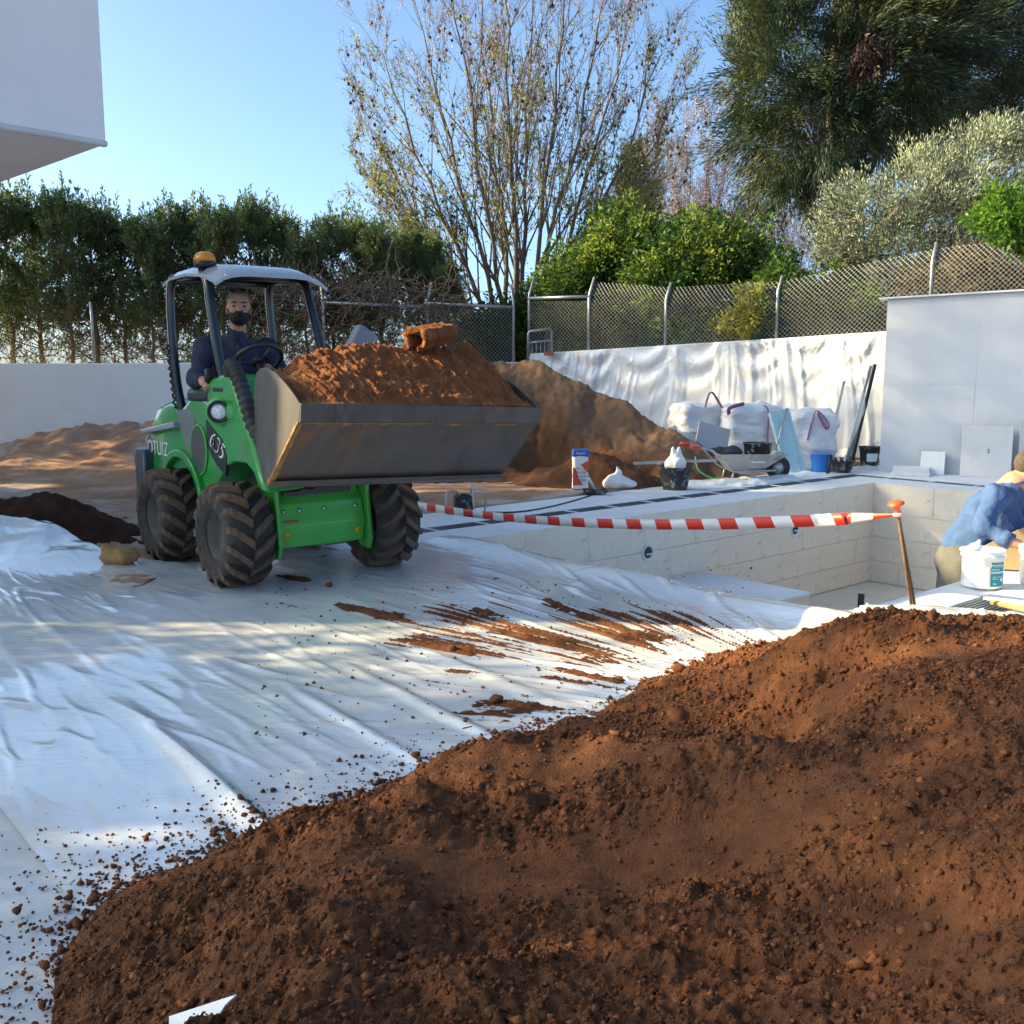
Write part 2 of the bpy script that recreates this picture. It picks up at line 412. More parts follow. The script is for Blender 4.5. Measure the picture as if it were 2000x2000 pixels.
# sitting step against the long wall
m=MB(); m.box(pl(2.15,.62,-.95),(2.0,1.2,.5)); st=m.build('seat_step',M_tile,pool,bevel=.006,seg=1)
m=MB(); m.box(pl(2.15,.62,-.688),(2.03,1.23,.03)); m.build('step_slab',M_white_stone,st,bevel=.004,seg=1)
for (s_,z_,lab) in ((2.30,-.37,'a'),(4.72,-.40,'b')):
    m=MB(); Mx=Matrix.Translation(pl(s_,.0,z_))@Matrix.Rotation(R(90),4,'X')
    m.lathe([(.055,-.0),(.068,.014),(.085,.016),(.088,.010),(.088,-.004)],28,Mx,0,True)
    m.lathe([(.0,.003),(.057,.004)],28,Mx,1,True)
    f=m.build('wall_inlet',[MATS['white_coping_stone'],M_black],pool)
    m=MB(); m.box(pl(s_+.0,.02,z_-.012),(.075,.012,.012)); m.build('inlet_grip',M_white_stone,f)
# ---- deck: coping slabs, drain grates, outer slabs
deck=thing('pool_deck','white stone deck with recessed dark drain grates round the pool','pool deck',pp(0,0,0),PROT); tag(deck,kind='structure')
def dl(s,t,z): return Vector((s,-t,z))
def slab_row(s0,s1,t0,t1,step,name='coping_slab',z=0.0,th=.05,along='s'):
    a,b=(s0,s1) if along=='s' else (t0,t1); n=max(1,round((b-a)/step)); d=(b-a)/n
    for i in range(n):
        m=MB()
        if along=='s': m.box(dl(a+(i+.5)*d,(t0+t1)/2,z-th/2),(d-.004,abs(t1-t0)-.003,th))
        else: m.box(dl((s0+s1)/2,a+(i+.5)*d,z-th/2),(abs(s1-s0)-.003,d-.004,th))
        o=m.build(name,M_white_stone,deck,bevel=.004,seg=1); o.location.z=rs.uniform(-.0015,.0015)
def grate_row(s0,s1,t0,t1,mod,along='s'):
    a,b=(s0,s1) if along=='s' else (t0,t1); n=max(1,round((b-a)/mod)); d=(b-a)/n
    for i in range(n):
        m=MB(); lo=a+i*d+.017; hi=a+(i+1)*d-.017
        w=(t1-t0) if along=='s' else (s1-s0); k=9
        for j in range(k):
            c=(j+.5)/k*w+(t0 if along=='s' else s0)
            if along=='s': m.box(dl((lo+hi)/2,c,-.014),(hi-lo,w/k*.62,.02))
            else: m.box(dl(c,(lo+hi)/2,-.014),(w/k*.62,hi-lo,.02))
        if along=='s': m.box(dl((lo+hi)/2,(t0+t1)/2,-.034),(hi-lo,w-.004,.012))
        else: m.box(dl((s0+s1)/2,(lo+hi)/2,-.034),(w-.004,hi-lo,.012))
        m.build('drain_grate',M_grate,deck)
        m=MB()
        if along=='s': m.box(dl(a+i*d,(t0+t1)/2,-.0135),(.03,w-.004,.03))
        else: m.box(dl((s0+s1)/2,a+i*d,-.0135),(w-.004,.03,.03))
        m.build('grate_bridge',M_white_stone,deck)
slab_row(-.9,PLEN+.5,-.5,0,1.05)
grate_row(-.9,PLEN+.5,-.71,-.5,.55)
slab_row(-.9,PLEN+1.4,-1.39,-.71,1.2,'deck_slab')
slab_row(PLEN,PLEN+.5,0,PWID+.4,1.05,along='t')
grate_row(PLEN+.5,PLEN+.71,-.71,PWID+.4,.55,along='t')
slab_row(PLEN+.71,PLEN+2.6,-.71,PWID+3,1.2,'deck_slab',along='t')
slab_row(-.8,0,0,PWID+.3,1.0,along='t')
slab_row(0,PLEN,PWID,PWID+.3,1.05)
grate_row(.25,1.16,PWID+.3,PWID+.56,.6)
slab_row(1.17,PLEN,PWID+.31,PWID+.95,.55,'loose_slab',z=.012,th=.06)
slab_row(.2,1.16,PWID+.57,PWID+.9,.6)
# ---- floor slab at the foot of the sheet, lower left
m=MB(); q=[at(-900,1250),at(0,1560),at(190,1830),at(420,2060),Vector((-.2,.2,0)),Vector((-6,.2,0)),Vector((-9,6,0))]
m.prism([(v.x,v.y) for v in q],-.03,.002,'z'); tag(m.build('terrace_floor',M_concrete),kind='structure')
# ---- boundary walls
def wall_between(name,p0,p1,z0a,z1a,z1b,th,mat_,label,parent=None):
    p0=Vector(p0);p1=Vector(p1);d=(p1-p0);d.z=0;d.normalize();n=Vector((-d.y,d.x,0))*th
    vs=[(p0.x,p0.y,z0a),(p1.x,p1.y,z0a),(p1.x+n.x,p1.y+n.y,z0a),(p0.x+n.x,p0.y+n.y,z0a),(p0.x,p0.y,z1a),(p1.x,p1.y,z1b),(p1.x+n.x,p1.y+n.y,z1b),(p0.x+n.x,p0.y+n.y,z1a)]
    m=MB(); m.hexa(vs); return m
WL0=Vector((-12.5,16.2,0)); WL1=Vector((.15,18.4,0))
m=wall_between('',WL0,WL1,-.1,1.41,1.45,.2,None,''); w1=m.build('boundary_wall',M_render,None,bevel=.01,seg=1)
tag(w1,'long plain white wall behind the dirt berm, under the conifer hedge','wall')
TW0=Vector((.3,18.35,0)); TW1=Vector((5.75,15.0,0))
ztl=atY(1040,692,17.9).z; ztr=atY(1722,647,15.1).z
m=wall_between('',TW0,TW1,-.1,ztl,ztr+.02,.22,None,''); w2=m.build('boundary_wall',M_render,None,bevel=.01,seg=1)
tag(w2,'white wall hidden behind the draped plastic, under the chain link fence','wall')
RW0=Vector((4.86,13.5,0)); rd=Vector((.898,-.44,0)).normalized()
rwall=thing('panelled_wall','tall pale grey wall standing beyond the pool, boards leaning on it','wall',RW0,math.atan2(rd.y,rd.x))
m=MB(); m.prism([(0,-.05),(6.5,-.05),(6.5,2.45),(0,2.235)],.012,.25,'y'); m.build('wall_core',M_wallgrey,rwall)
for i in range(6):
    x0=i*1.1; x1=min(x0+1.1,6.5); sl_=(2.45-2.235)/6.5
    for (za,zb) in ((-.05,1.15),(1.15,None)):
        if zb is None: poly=[(x0+.0006,za),(x1-.0006,za),(x1-.0006,2.232+sl_*x1),(x0+.0006,2.232+sl_*x0)]
        else: poly=[(x0+.0015,za),(x1-.0015,za),(x1-.0015,zb-.002),(x0+.0015,zb-.002)]
        m=MB(); m.prism(poly,-.004+rs.uniform(-.0003,.0003),.011,'y'); m.build('wall_panel',M_wallgrey,rwall)
m=MB(); m.prism([(-.10,2.232),(6.6,2.453),(6.6,2.475),(-.10,2.254)],-.07,.28,'y'); m.build('wall_cap',M_white_stone,rwall,bevel=.004,seg=1)
# ---- house on the left with its overhanging upper floor
KH=at(207,283,3.0) if False else Vector((-3.0,7.88,3.0))
hu=Vector((-.66,-.75,0)).normalized(); hv=Vector((-.70,.71,0)).normalized()
house=thing('house','white rendered house whose upper storey juts out overhead','house',(-9,6,0))
def hbox(name,p,lu,lv,z0,z1,m_=M_renderg):
    b=[p,p+hu*lu,p+hu*lu+hv*lv,p+hv*lv]; m=MB(); off=Vector((-9,6,0))
    m.hexa([Vector((q.x,q.y,z0))-off for q in b]+[Vector((q.x,q.y,z1))-off for q in b]); return m.build(name,m_,house,bevel=.012,seg=1)
K2=Vector((KH.x,KH.y,0))
hbox('upper_storey',K2,.95,3.4,3.0,4.15)
hbox('drip_edge',K2+(-hu-hv)*.012,.97,.05,2.985,3.03,M_concrete)
hbox('unseen_main_block',K2+hu*1.0+hv*3.3,5.45,2.6,-.05,5.2)  # unseen part of the house, placed and sized for the shade it casts
# ---- fences of bent posts, rails and chain link
def post(name,parent,p,h,bend,rr=.026):
    """straight pipe with its top bent over along 'bend'"""
    m=MB(); b=Vector(bend); m.tube([Vector(p)-Vector((0,0,.15)),Vector(p)+Vector((0,0,h*.72)),Vector(p)+Vector((0,0,h*.78))+b*.10,Vector(p)+Vector((0,0,h))+b],rr,8)
    return m.build(name,M_galv,parent)
def chain(name,parent,p0,p1,z0a,z0b,h0,h1,cell,bend,wr=.0028,mat_=None):
    """diamond mesh: two families of crossing wires; the upper quarter leans with the posts"""
    p0=Vector(p0);p1=Vector(p1);L=(p1-p0).length; V=[];Fq=[];nb=0
    def pos(a,f):
        f=min(max(f,0),1); a_=min(max(a/L,0),1); q=p0.lerp(p1,a_); z0=z0a+(z0b-z0a)*a_; h=h0+(h1-h0)*a_
        k=max(0,f-.76)/.24; return Vector((q.x,q.y,z0+f*h))+Vector(bend)*k
    hm=max(h0,h1); n=int((L+hm)/cell)+2
    for fam in(0,1):
        for i in range(-1,n):
            a0=i*cell-(0 if fam else hm); pts=[]
            for j in range(7):
                f=j/6; a=a0+(f*hm if not fam else hm*0+(1-f)*hm) if not fam else a0-hm*0+(hm*(1-f))-0
                if fam: a=i*cell-hm+hm*(1-f)
                else: a=i*cell-hm+hm*f
                pts.append((a,f))
            seg=[(a,f) for a,f in pts]
            for (a,f),(a2,f2) in zip(seg[:-1],seg[1:]):
                if a2<a: (a,f),(a2,f2)=(a2,f2),(a,f)
                if a2<=0 or a>=L: continue
                if a<0: f=f+(f2-f)*(0-a)/(a2-a);a=0
                if a2>L: f2=f+(f2-f)*(L-a)/(a2-a);a2=L
                q0,q1=pos(a,f),pos(a2,f2); d=q1-q0
                if d.length<1e-4: continue
                d.normalize(); u_=d.cross(Vector((0,-1,0)))
                u_.normalize(); v_=d.cross(u_)
                for q in(q0,q1):
                    for k in range(3):
                        an=2*math.pi*k/3; V.append(q+(u_*math.cos(an)+v_*math.sin(an))*wr)
                for k in range(3): Fq.append((nb+k,nb+(k+1)%3,nb+3+(k+1)%3,nb+3+k))
                nb+=6
    me=arr_mesh(name,np.array([tuple(v) for v in V]),np.array(Fq)); o=link(name,me,parent,mat_ or M_wire); tag(o,kind='stuff'); return o
def on_line(p0,p1,px):
    """where the wall line crosses the photo column px, by bisection"""
    lo,hi=0.,1.
    f=lambda k:(lambda q:1000+2000*q.x/(q.y*_c-(.6-CAMH*0)*0-(0)*_s))(p0.lerp(p1,k))
    for _ in range(40):
        k=(lo+hi)/2
        if (f(k)-px)*(f(1)-f(0))<0: lo=k
        else: hi=k
    return p0.lerp(p1,k),k
off=Vector((0,.1,0)); back=Vector((.02,.14,0))
f1=thing('chain_link_fence','galvanised fence with thick top rail on the wall before the hedge','fence',(0,0,0))
ptsL=[]
for px in (-60,180,632,835,1003):
    q,k=on_line(WL0,WL1,px); q=q+off; zb=1.41+.04*k; h={180:1.0,-60:1.0,632:1.36,835:1.38,1003:1.36}[px]
    post('post',f1,(q.x,q.y,zb),h,(-.05,.10,0) if px!=835 else (.07,.12,0),.026); ptsL.append((q,zb))
for (a,b) in ((2,3),(3,4)):
    (q0,z0),(q1,z1)=ptsL[a],ptsL[b]; m=MB(); m.tube([(q0.x,q0.y,z0+1.02),(q1.x,q1.y,z1+.96)],.03,8); m.build('rail',M_galv,f1)
(q0,z0),(q1,z1)=ptsL[3],ptsL[4]
chain('mesh',f1,(q0.x,q0.y,0),(q1.x,q1.y,0),z0,z1,.98,.96,.072,(0,0,0),.0032)
f2=thing('chain_link_fence','tall galvanised diamond mesh fence with bent posts above the plastic-draped wall','fence',(0,0,0))
TWe=TW0.lerp(TW1,1); ext=TW0+(TW1-TW0)*1.75
pR=[]
for px in (1022,1150,1300,1517,1815,2120):
    q,k=on_line(TW0,ext,px); q=q+off; zb=ztl+(ztr-ztl)*k
    if px>1700: zb+=.25
    hpx={1022:148,1150:143,1300:127,1517:132,1815:150,2120:170}[px]; h=hpx*q.y/2000
    post('post',f2,(q.x,q.y,zb),h,back+Vector((.08,0,0)),.024); pR.append((q,zb,h))
(q0,z0,h0),(q1,z1,h1)=pR[0],pR[1]
m=MB(); m.tube([(q0.x,q0.y,z0+h0*.72),(q1.x,q1.y,z1+h1*.74)],.028,8); m.build('rail',M_galv,f2)
for i in range(5):
    (q0,z0,h0),(q1,z1,h1)=pR[i],pR[i+1]
    k=.72 if i==0 else .98
    chain('mesh',f2,(q0.x,q0.y,0),(q1.x,q1.y,0),z0-.05,z1-.05,h0*k,h1*k,.072,back+Vector((.08,0,0)) if i else (0,0,0),.0031)
# small barrier frame behind the heap and a loose brick on the wall
g1=thing('metal_barrier','small silver tubular barrier standing behind the heap on the wall','barrier',atY(1050,690,18.3))
m=MB(); m.tube([(-.17,0,-.1),(-.17,0,.34),(-.14,0,.38),(.23,0,.43),(.25,0,.40),(.25,0,-.1)],.022,8); m.build('frame',M_galv,g1)
m=MB(); m.tube([(-.17,0,.18),(.25,0,.23)],.018,8); m.build('crossbar',M_galv,g1)
for i in range(5):
    m=MB(); m.tube([(-.1+.075*i,0,-.1),(-.1+.075*i,0,.19+.006*i)],.008,6); m.build('bar',M_galv,g1)
m=MB(); m.box((0,0,.03),(.16,.1,.07)); b=m.build('brick',mat('red_brick',(.45,.17,.1),.9,col2=(.35,.12,.07),bump=.4)); b.location=atY(1072,694,17.95); tag(b,'single orange brick lying on the wall beside the barrier','brick')
# ---- white stepped house beyond the fence
fh=thing('neighbour_house','pale stepped house wall with a barred stair, behind the olive tree','house',(9.2,26,0))
m=MB(); m.prism([(-2.0,1.2),(3.0,1.2),(3.0,3.4),(1.2,3.4),(1.2,3.9),(-.2,3.9),(-1.0,3.55),(-2.0,3.3)],0,3,'y'); m.build('wall',mat('old_white_wall',(.66,.63,.58),.9,col2=(.55,.52,.47),scale=2),fh)
m=MB(); m.box((-.25,-.05,3.0),(.55,.1,.7)); wn=m.build('window',M_black,fh)
for i in range(5):
    m=MB(); m.tube([(-.45+.1*i,-.12,2.62),(-.45+.1*i,-.12,3.38)],.012,5); m.build('bar',M_galv,wn)
# ================================================================ SHEET AND SOIL
def rbf_fit(pts):
    P_=np.array([(p[0],p[1]) for p in pts],float); z=np.array([p[2] for p in pts],float)
    d=np.sqrt(((P_[:,None]-P_[None])**2).sum(-1)); n=len(pts)
    A=np.zeros((n+3,n+3)); A[:n,:n]=d; A[:n,n]=1; A[:n,n+1:]=P_; A[n,:n]=1; A[n+1:,:n]=P_.T
    A[:n,:n]+=np.eye(n)*1e-4
    w=np.linalg.solve(A,np.concatenate([z,[0,0,0]]))
    def f(x,y):
        o=np.full(x.shape,w[n])+w[n+1]*x+w[n+2]*y
        for i in range(n): o+=w[i]*np.sqrt((x-P_[i,0])**2+(y-P_[i,1])**2)
        return o
    return f
# --- foreground heap: heights at surveyed points
hp=[]
for px,py in ((70,2100),(124,2000),(128,1901),(145,1852),(195,1786),(232,1744),(298,1711),(373,1695),(422,1674),(451,1645),(497,1628),(551,1599),(704,1550),(800,1514),(836,1499),(973,1441),(1076,1432),(1113,1396),(1213,1371),(1262,1326),(1312,1322)):
    v=at(px,py,.02); hp.append((v.x,v.y,.015))
for px,py,z in ((300,1900,.12),(350,1780,.09),(480,1720,.10),(420,1960,.17),(560,1680,.12),(640,1640,.14),(740,1560,.09),
    (870,1488,.22),(800,1555,.27),(730,1665,.31),(660,1785,.34),(600,1925,.36),(560,2060,.36),(1000,1440,.31),(1200,1420,.36),(1400,1440,.39),(1570,1488,.40),(1710,1556,.42),(1815,1690,.45),(1880,1830,.47),
    (900,1640,.21),(1050,1550,.27),(1200,1550,.295),(1400,1560,.32),(1560,1600,.35),(850,1760,.215),(1000,1700,.21),(1200,1690,.225),(1400,1690,.255),(1600,1720,.31),
    (800,1880,.25),(1000,1840,.235),(1300,1860,.26),(1550,1870,.30),(1720,1850,.36),(1150,1990,.27),(1500,2000,.32),(1850,1990,.44),(1150,2130,.3),(700,2150,.3),(1700,2150,.42),
    (1400,1300,.10),(1480,1288,.19),(1560,1246,.33),(1650,1234,.41),(1750,1212,.49),(1820,1222,.49),(1900,1244,.49),(2000,1290,.49),(2150,1330,.48),
    (1520,1345,.20),(1600,1345,.34),(1700,1330,.46),(1800,1370,.50),(1900,1430,.54),(2000,1600,.60),(1700,1440,.40),(1800,1520,.47),(1900,1700,.54),(2150,1600,.64),(2150,2000,.64),(2100,1430,.57)):
    v=at(px,py,z); hp.append((v.x,v.y,z))
for X in np.linspace(.9,4.6,10): hp.append((X,5.02+.05*math.sin(X*3)+(-.12*(X-2.6) if X>2.6 else 0),-.02)); hp.append((X,5.6-.12*max(0,X-2.6),-.12))
for px,py in ((-60,2050),(30,1850),(120,1720),(280,1640),(480,1580),(700,1500),(900,1410),(1080,1370),(1180,1330),(1230,1280),(1320,1265)):
    v=at(px,py,0); hp.append((v.x,v.y,-.07))
for X,Y,z in ((-.12,3.12,.06),(.12,3.15,.05),(.36,3.15,.05),(.6,3.12,.07),(.82,3.0,.13),(-.1,3.4,.03),(.15,3.45,.02),(.4,3.5,.02),(.65,3.5,.03),(.85,3.3,.07),(.55,3.8,.02),(.9,3.75,.06),(1.08,3.4,.16)): hp.append((X,Y,z))
hp+= [(4.3,1,.5),(4.3,3,.45),(2,-.1,.5),(.5,-.1,.45),(-.6,.3,.2),(4.3,-.1,.5)]
HF=rbf_fit(hp)
BANDS=((.22,2.24,.70,.15,.05),(.30,2.72,.58,.12,.03),(1.30,3.2,.45,.13,.45))
def heap_z(x,y,detail=True):
    b=HF(x,y)
    z=b.copy()
    k=smooth01((b+.02)/.10)
    wx=x+.05*perlin(x*4,y*4,31); wy=y+.05*perlin(x*4,y*4,37)
    z+=k*.04*fbm(wx*2.2,wy*2.2,3,11)
    # smoothed scoop marks left by the bucket on the plateau
    sm=np.zeros_like(x)
    for bx,by,bl,bw,ba in BANDS:
        ca,sa=math.cos(ba),math.sin(ba); du=(x-bx)*ca+(y-by)*sa; dv=-(x-bx)*sa+(y-by)*ca; sm=np.maximum(sm,np.exp(-np.abs(du/bl)**4-np.abs(dv/bw)**4))
    z-=sm*.012
    rough=np.clip(1-sm*.95,.06,1)
    if detail:
        w1,c1=worley(wx*9,wy*9,3); w2,c2=worley(wx*21+4,wy*21,8); w3,c3=worley(wx*46,wy*46+2,14); w4,c4=worley(wx*90,wy*90+2,19)
        bump=lambda w,c,p:np.sqrt(np.clip(.36-w*w,0,1))*np.where(c>p,1,.2)*.8
        big=smooth01(fbm(x*1.6,y*1.6,3,131)*1.6+.1+1.2*np.exp(-((x+.25)/.45)**2)*(y<3)); z+=rough*k*(big*(.034*bump(w1,c1,.80)+.024*bump(w2,c2,.5))+(.5+.5*big)*.021*bump(w3,c3,.25)+.0135*bump(w4,c4,.2))
        z+=rough*k*(.010*fbm(x*16,y*16,5,41,.70)+.0055*perlin(x*120,y*120,43)) + (1-rough)*.0025*fbm(x*40,y*40,3,47)
        z+=.012*k*ridged(x*3.2+.4*y,y*5,2,51)*rough
    z+=(-.10)*smooth01((-b)/.05)
    return z
def heap():
    nx,ny=570,570
    uy=np.linspace(0,1,ny); Yv=.12+5.6*uy**1.45
    ux=np.linspace(0,1,nx)
    X=(-1.95+6.4*ux)[:,None]*np.ones((1,ny)); Y=Yv[None,:]*np.ones((nx,1))
    # denser columns near the viewer's side of the heap
    X=-1.95+ux[:,None]*(1.95+np.minimum(4.3,.58*Y+1.35))
    x,y=X.ravel(),Y.ravel(); z=heap_z(x,y)
    V=np.stack([x,y,z],-1); Fq=grid_faces(nx,ny)
    keep=(z[Fq].max(1)>-.06); Fq=Fq[keep]
    used=np.unique(Fq); rm=-np.ones(len(V),int); rm[used]=np.arange(len(used))
    me=arr_mesh('soil_heap',V[used],rm[Fq]); o=link('soil_heap',me,None,M_soil,True)
    return tag(o,'big heap of crumbly red-brown topsoil spread on the plastic in the foreground','soil heap')
heap()
# --- white plastic sheet on the ground
def catmull(pts,n):
    pts=[np.array(p,float) for p in pts]; L=[0]
    for a,b in zip(pts[:-1],pts[1:]): L.append(L[-1]+np.linalg.norm(b-a))
    L=np.array(L)/L[-1]; t=np.linspace(0,1,n); P_=np.array(pts)
    return np.stack([np.interp(t,L,P_[:,i]) for i in range(P_.shape[1])],-1)
Q_=np.array([1.6,3.6])
def sheet_z(x,y):
    e=(.63,-.777); s=x*e[0]+y*e[1]; n=x*.777+y*.63
    fan=smooth01((x+1.0)/1.6)                       # right half: folds fan towards the heap
    ph=np.arctan2(y-Q_[1],x-Q_[0]); r=np.hypot(x-Q_[0],y-Q_[1])
    f1=np.clip(ridged(ph*11+.25*perlin(x*1.1,y*1.1,5),r*.35,3,61,.55)-1.15,0,2)**1.3
    f1b=np.clip(ridged(ph*26+.4*perlin(x*1.7,y*1.7,6),r*.6,2,67)-1.0,0,2)
    nn=n+.07*perlin(s*.4,n*.5,71)
    f2=np.clip(ridged(nn*1.9,s*.28,3,73,.5)-1.28,0,2)**1.4
    f2b=ridged(nn*6,s*1.5,2,79)
    cw=n+.02*perlin(s*2,n*4,1); cr=1-(.55*np.exp(-(perlin(cw*3.1,s*.45,81)/.045)**2)+.30*np.exp(-(perlin(cw*7.5,s*1.3,83)/.06)**2))
    crm=smooth01(fbm(x*.9,y*.9,2,85)+.35+.5*np.exp(-(((x+.9)/.9)**2+((y-4.3)/.9)**2)))
    z=.006+fan*(.050*f1**1.5+.016*f1b**1.5)+(1-fan)*(.020*f2+.0015*f2b)+.012*crm*(1-cr)*(1-.6*fan)
    z+=.008*fbm(x*.8,y*.8,2,87)
    pass
    # long rolled fold along the seam
    for n0,hh,w in ((1.28,.045,.030),(1.95,.022,.03),(2.30,.035,.035),(2.75,.04,.045),(.55,.012,.03)):
        d=(n-n0-.05*np.sin(s*1.3+n0))/w; z+=hh*np.exp(-d*d)*(1-fan)*smooth01((2.6+s)/1.5+1.2)
    # mound at the far left, over the dark heap
    z+=.20*np.exp(-(((x+4.0)/.95)**2+((y-7.75)/.5)**2))*(1+.4*ridged(x*2,y*2,2,90)*.5)
    z+=.05*np.exp(-(((x+3.2)/.6)**2+((y-7.1)/.35)**2))
    # pressed flat under the wheels
    for wx,wy in WHEELS: d=np.hypot(x-wx,y-wy); z=z*smooth01((d-.18)/.35)+.004*(1-smooth01((d-.18)/.35))
    return np.maximum(z,.004)
WHEELS=[(-1.706,6.43),(-.918,7.045)]
def sheet():
    nu,nv=560,300
    far=catmull([(-6.2,8.6),(-4.9,8.55),(-4.13,8.16),(-3.3,7.6),(-2.82,7.17),(-2.3,7.08),(-1.6,7.5),(-.95,7.75),(-.5,8.02),(.2,7.38),(.95,6.55),(1.62,5.88),(2.1,5.58),(2.55,5.72),(2.95,5.55),(3.5,5.15),(4.6,4.2)],nu)
    near=catmull([(-6.6,8.6),(-5.2,7.2),(-1.62,3.07),(-1.07,2.4),(-.2,1.3),(.6,.4),(1.6,-.3),(2.6,-.3),(3.4,.5),(4.6,2.2)],nu)
    def sm(c,k=9):
        q=np.pad(c,((k,k),(0,0)),'edge'); ker=np.hanning(2*k+1);ker/=ker.sum(); return np.stack([np.convolve(q[:,i],ker,'valid') for i in range(2)],-1)
    far=sm(far);near=sm(near,21); v=np.linspace(0,1,nv)
    # resample near so that the rules run across the folds
    G=near[:,None,:]*(1-v)[None,:,None]+far[:,None,:]*v[None,:,None]
    x,y=G[...,0].ravel(),G[...,1].ravel(); z=sheet_z(x,y)
    vv=np.tile(v,nu); s=(x-PA.x)*PU.x+(y-PA.y)*PU.y; t=(x-PA.x)*PW.x+(y-PA.y)*PW.y
    # soft roll above the pool edge, then it hangs over
    z+=.05*np.exp(-((s+.10)/.16)**2)*((t>-.1)&(t<3.6))*(1+.3*np.sin(t*4))
    z-=np.where((s>.0)&(t>-.05)&(t<3.4),np.clip(s,0,.3)*1.1,0)
    z+=np.where(t>3.3,.05*np.exp(-((s-.4)/.3)**2),0)
    hz=HF(x,y); z=np.where(hz>.06,np.minimum(z,.0),z)
    V=np.stack([x,y,z],-1); me=arr_mesh('plastic_sheet',V,grid_faces(nu,nv)); o=link('plastic_sheet',me,None,M_sheet,True)
    return tag(o,'crumpled white plastic sheet covering the ground in front of the loader','plastic sheet')
def sheet_material():
    m=bpy.data.materials.new('white_polythene'); m.use_nodes=True; t=m.node_tree; b=t.nodes['Principled BSDF']; N=t.nodes.new; Lk=t.links.new
    tc=N('ShaderNodeTexCoord')
    n=N('ShaderNodeTexNoise'); n.inputs['Scale'].default_value=.9; n.inputs['Detail'].default_value=5; Lk(tc.outputs['Object'],n.inputs[0])
    r=N('ShaderNodeValToRGB'); r.color_ramp.elements[0].position=.40; r.color_ramp.elements[0].color=(.82,.83,.84,1); r.color_ramp.elements[1].position=.70; r.color_ramp.elements[1].color=(.66,.65,.63,1); Lk(n.outputs[0],r.inputs[0]); 
    # dusty muddy film of tyre traffic and fine specks
    mp=N('ShaderNodeMapping'); mp.inputs['Rotation'].default_value=(0,0,R(38)); mp.inputs['Scale'].default_value=(.6,5,1); Lk(tc.outputs['Object'],mp.inputs[0])
    n2=N('ShaderNodeTexNoise'); n2.inputs['Scale'].default_value=2.2; n2.inputs['Detail'].default_value=8; n2.inputs['Roughness'].default_value=.7; Lk(mp.outputs[0],n2.inputs[0])
    r2=N('ShaderNodeMapRange'); r2.inputs['From Min'].default_value=.57; r2.inputs['From Max'].default_value=.78; r2.inputs['To Max'].default_value=.55; Lk(n2.outputs[0],r2.inputs[0])
    mx=N('ShaderNodeMix'); mx.data_type='RGBA'; Lk(r2.outputs[0],mx.inputs[0]); Lk(r.outputs[0],mx.inputs[6]); mx.inputs[7].default_value=(.36,.28,.22,1)
    n3=N('ShaderNodeTexNoise'); n3.inputs['Scale'].default_value=60; n3.inputs['Detail'].default_value=3; Lk(tc.outputs['Object'],n3.inputs[0])
    r3=N('ShaderNodeMapRange'); r3.inputs['From Min'].default_value=.70; r3.inputs['From Max'].default_value=.74; r3.inputs['To Max'].default_value=.8; Lk(n3.outputs[0],r3.inputs[0])
    mx2=N('ShaderNodeMix'); mx2.data_type='RGBA'; Lk(r3.outputs[0],mx2.inputs[0]); Lk(mx.outputs[2],mx2.inputs[6]); mx2.inputs[7].default_value=(.12,.06,.035,1)
    Lk(mx2.outputs[2],b.inputs['Base Color'])
    rr=N('ShaderNodeMapRange'); rr.inputs['To Min'].default_value=.04; rr.inputs['To Max'].default_value=.32; Lk(n.outputs[0],rr.inputs[0]); Lk(rr.outputs[0],b.inputs['Roughness'])
    n4=N('ShaderNodeTexNoise'); n4.inputs['Scale'].default_value=13; n4.inputs['Detail'].default_value=5; n4.inputs['Distortion'].default_value=1.2
    mp4=N('ShaderNodeMapping'); mp4.inputs['Rotation'].default_value=(0,0,R(-51)); mp4.inputs['Scale'].default_value=(.7,1.5,1); Lk(tc.outputs['Object'],mp4.inputs[0]); Lk(mp4.outputs[0],n4.inputs[0])
    bp=N('ShaderNodeBump'); bp.inputs['Strength'].default_value=.15; bp.inputs['Distance'].default_value=.02; Lk(n4.outputs[0],bp.inputs['Height']); Lk(bp.outputs[0],b.inputs['Normal'])
    b.inputs['Specular IOR Level'].default_value=.7; b.inputs['Coat Weight'].default_value=.9; b.inputs['Coat Roughness'].default_value=.07
    return m
M_sheet=sheet_material()
sheet()
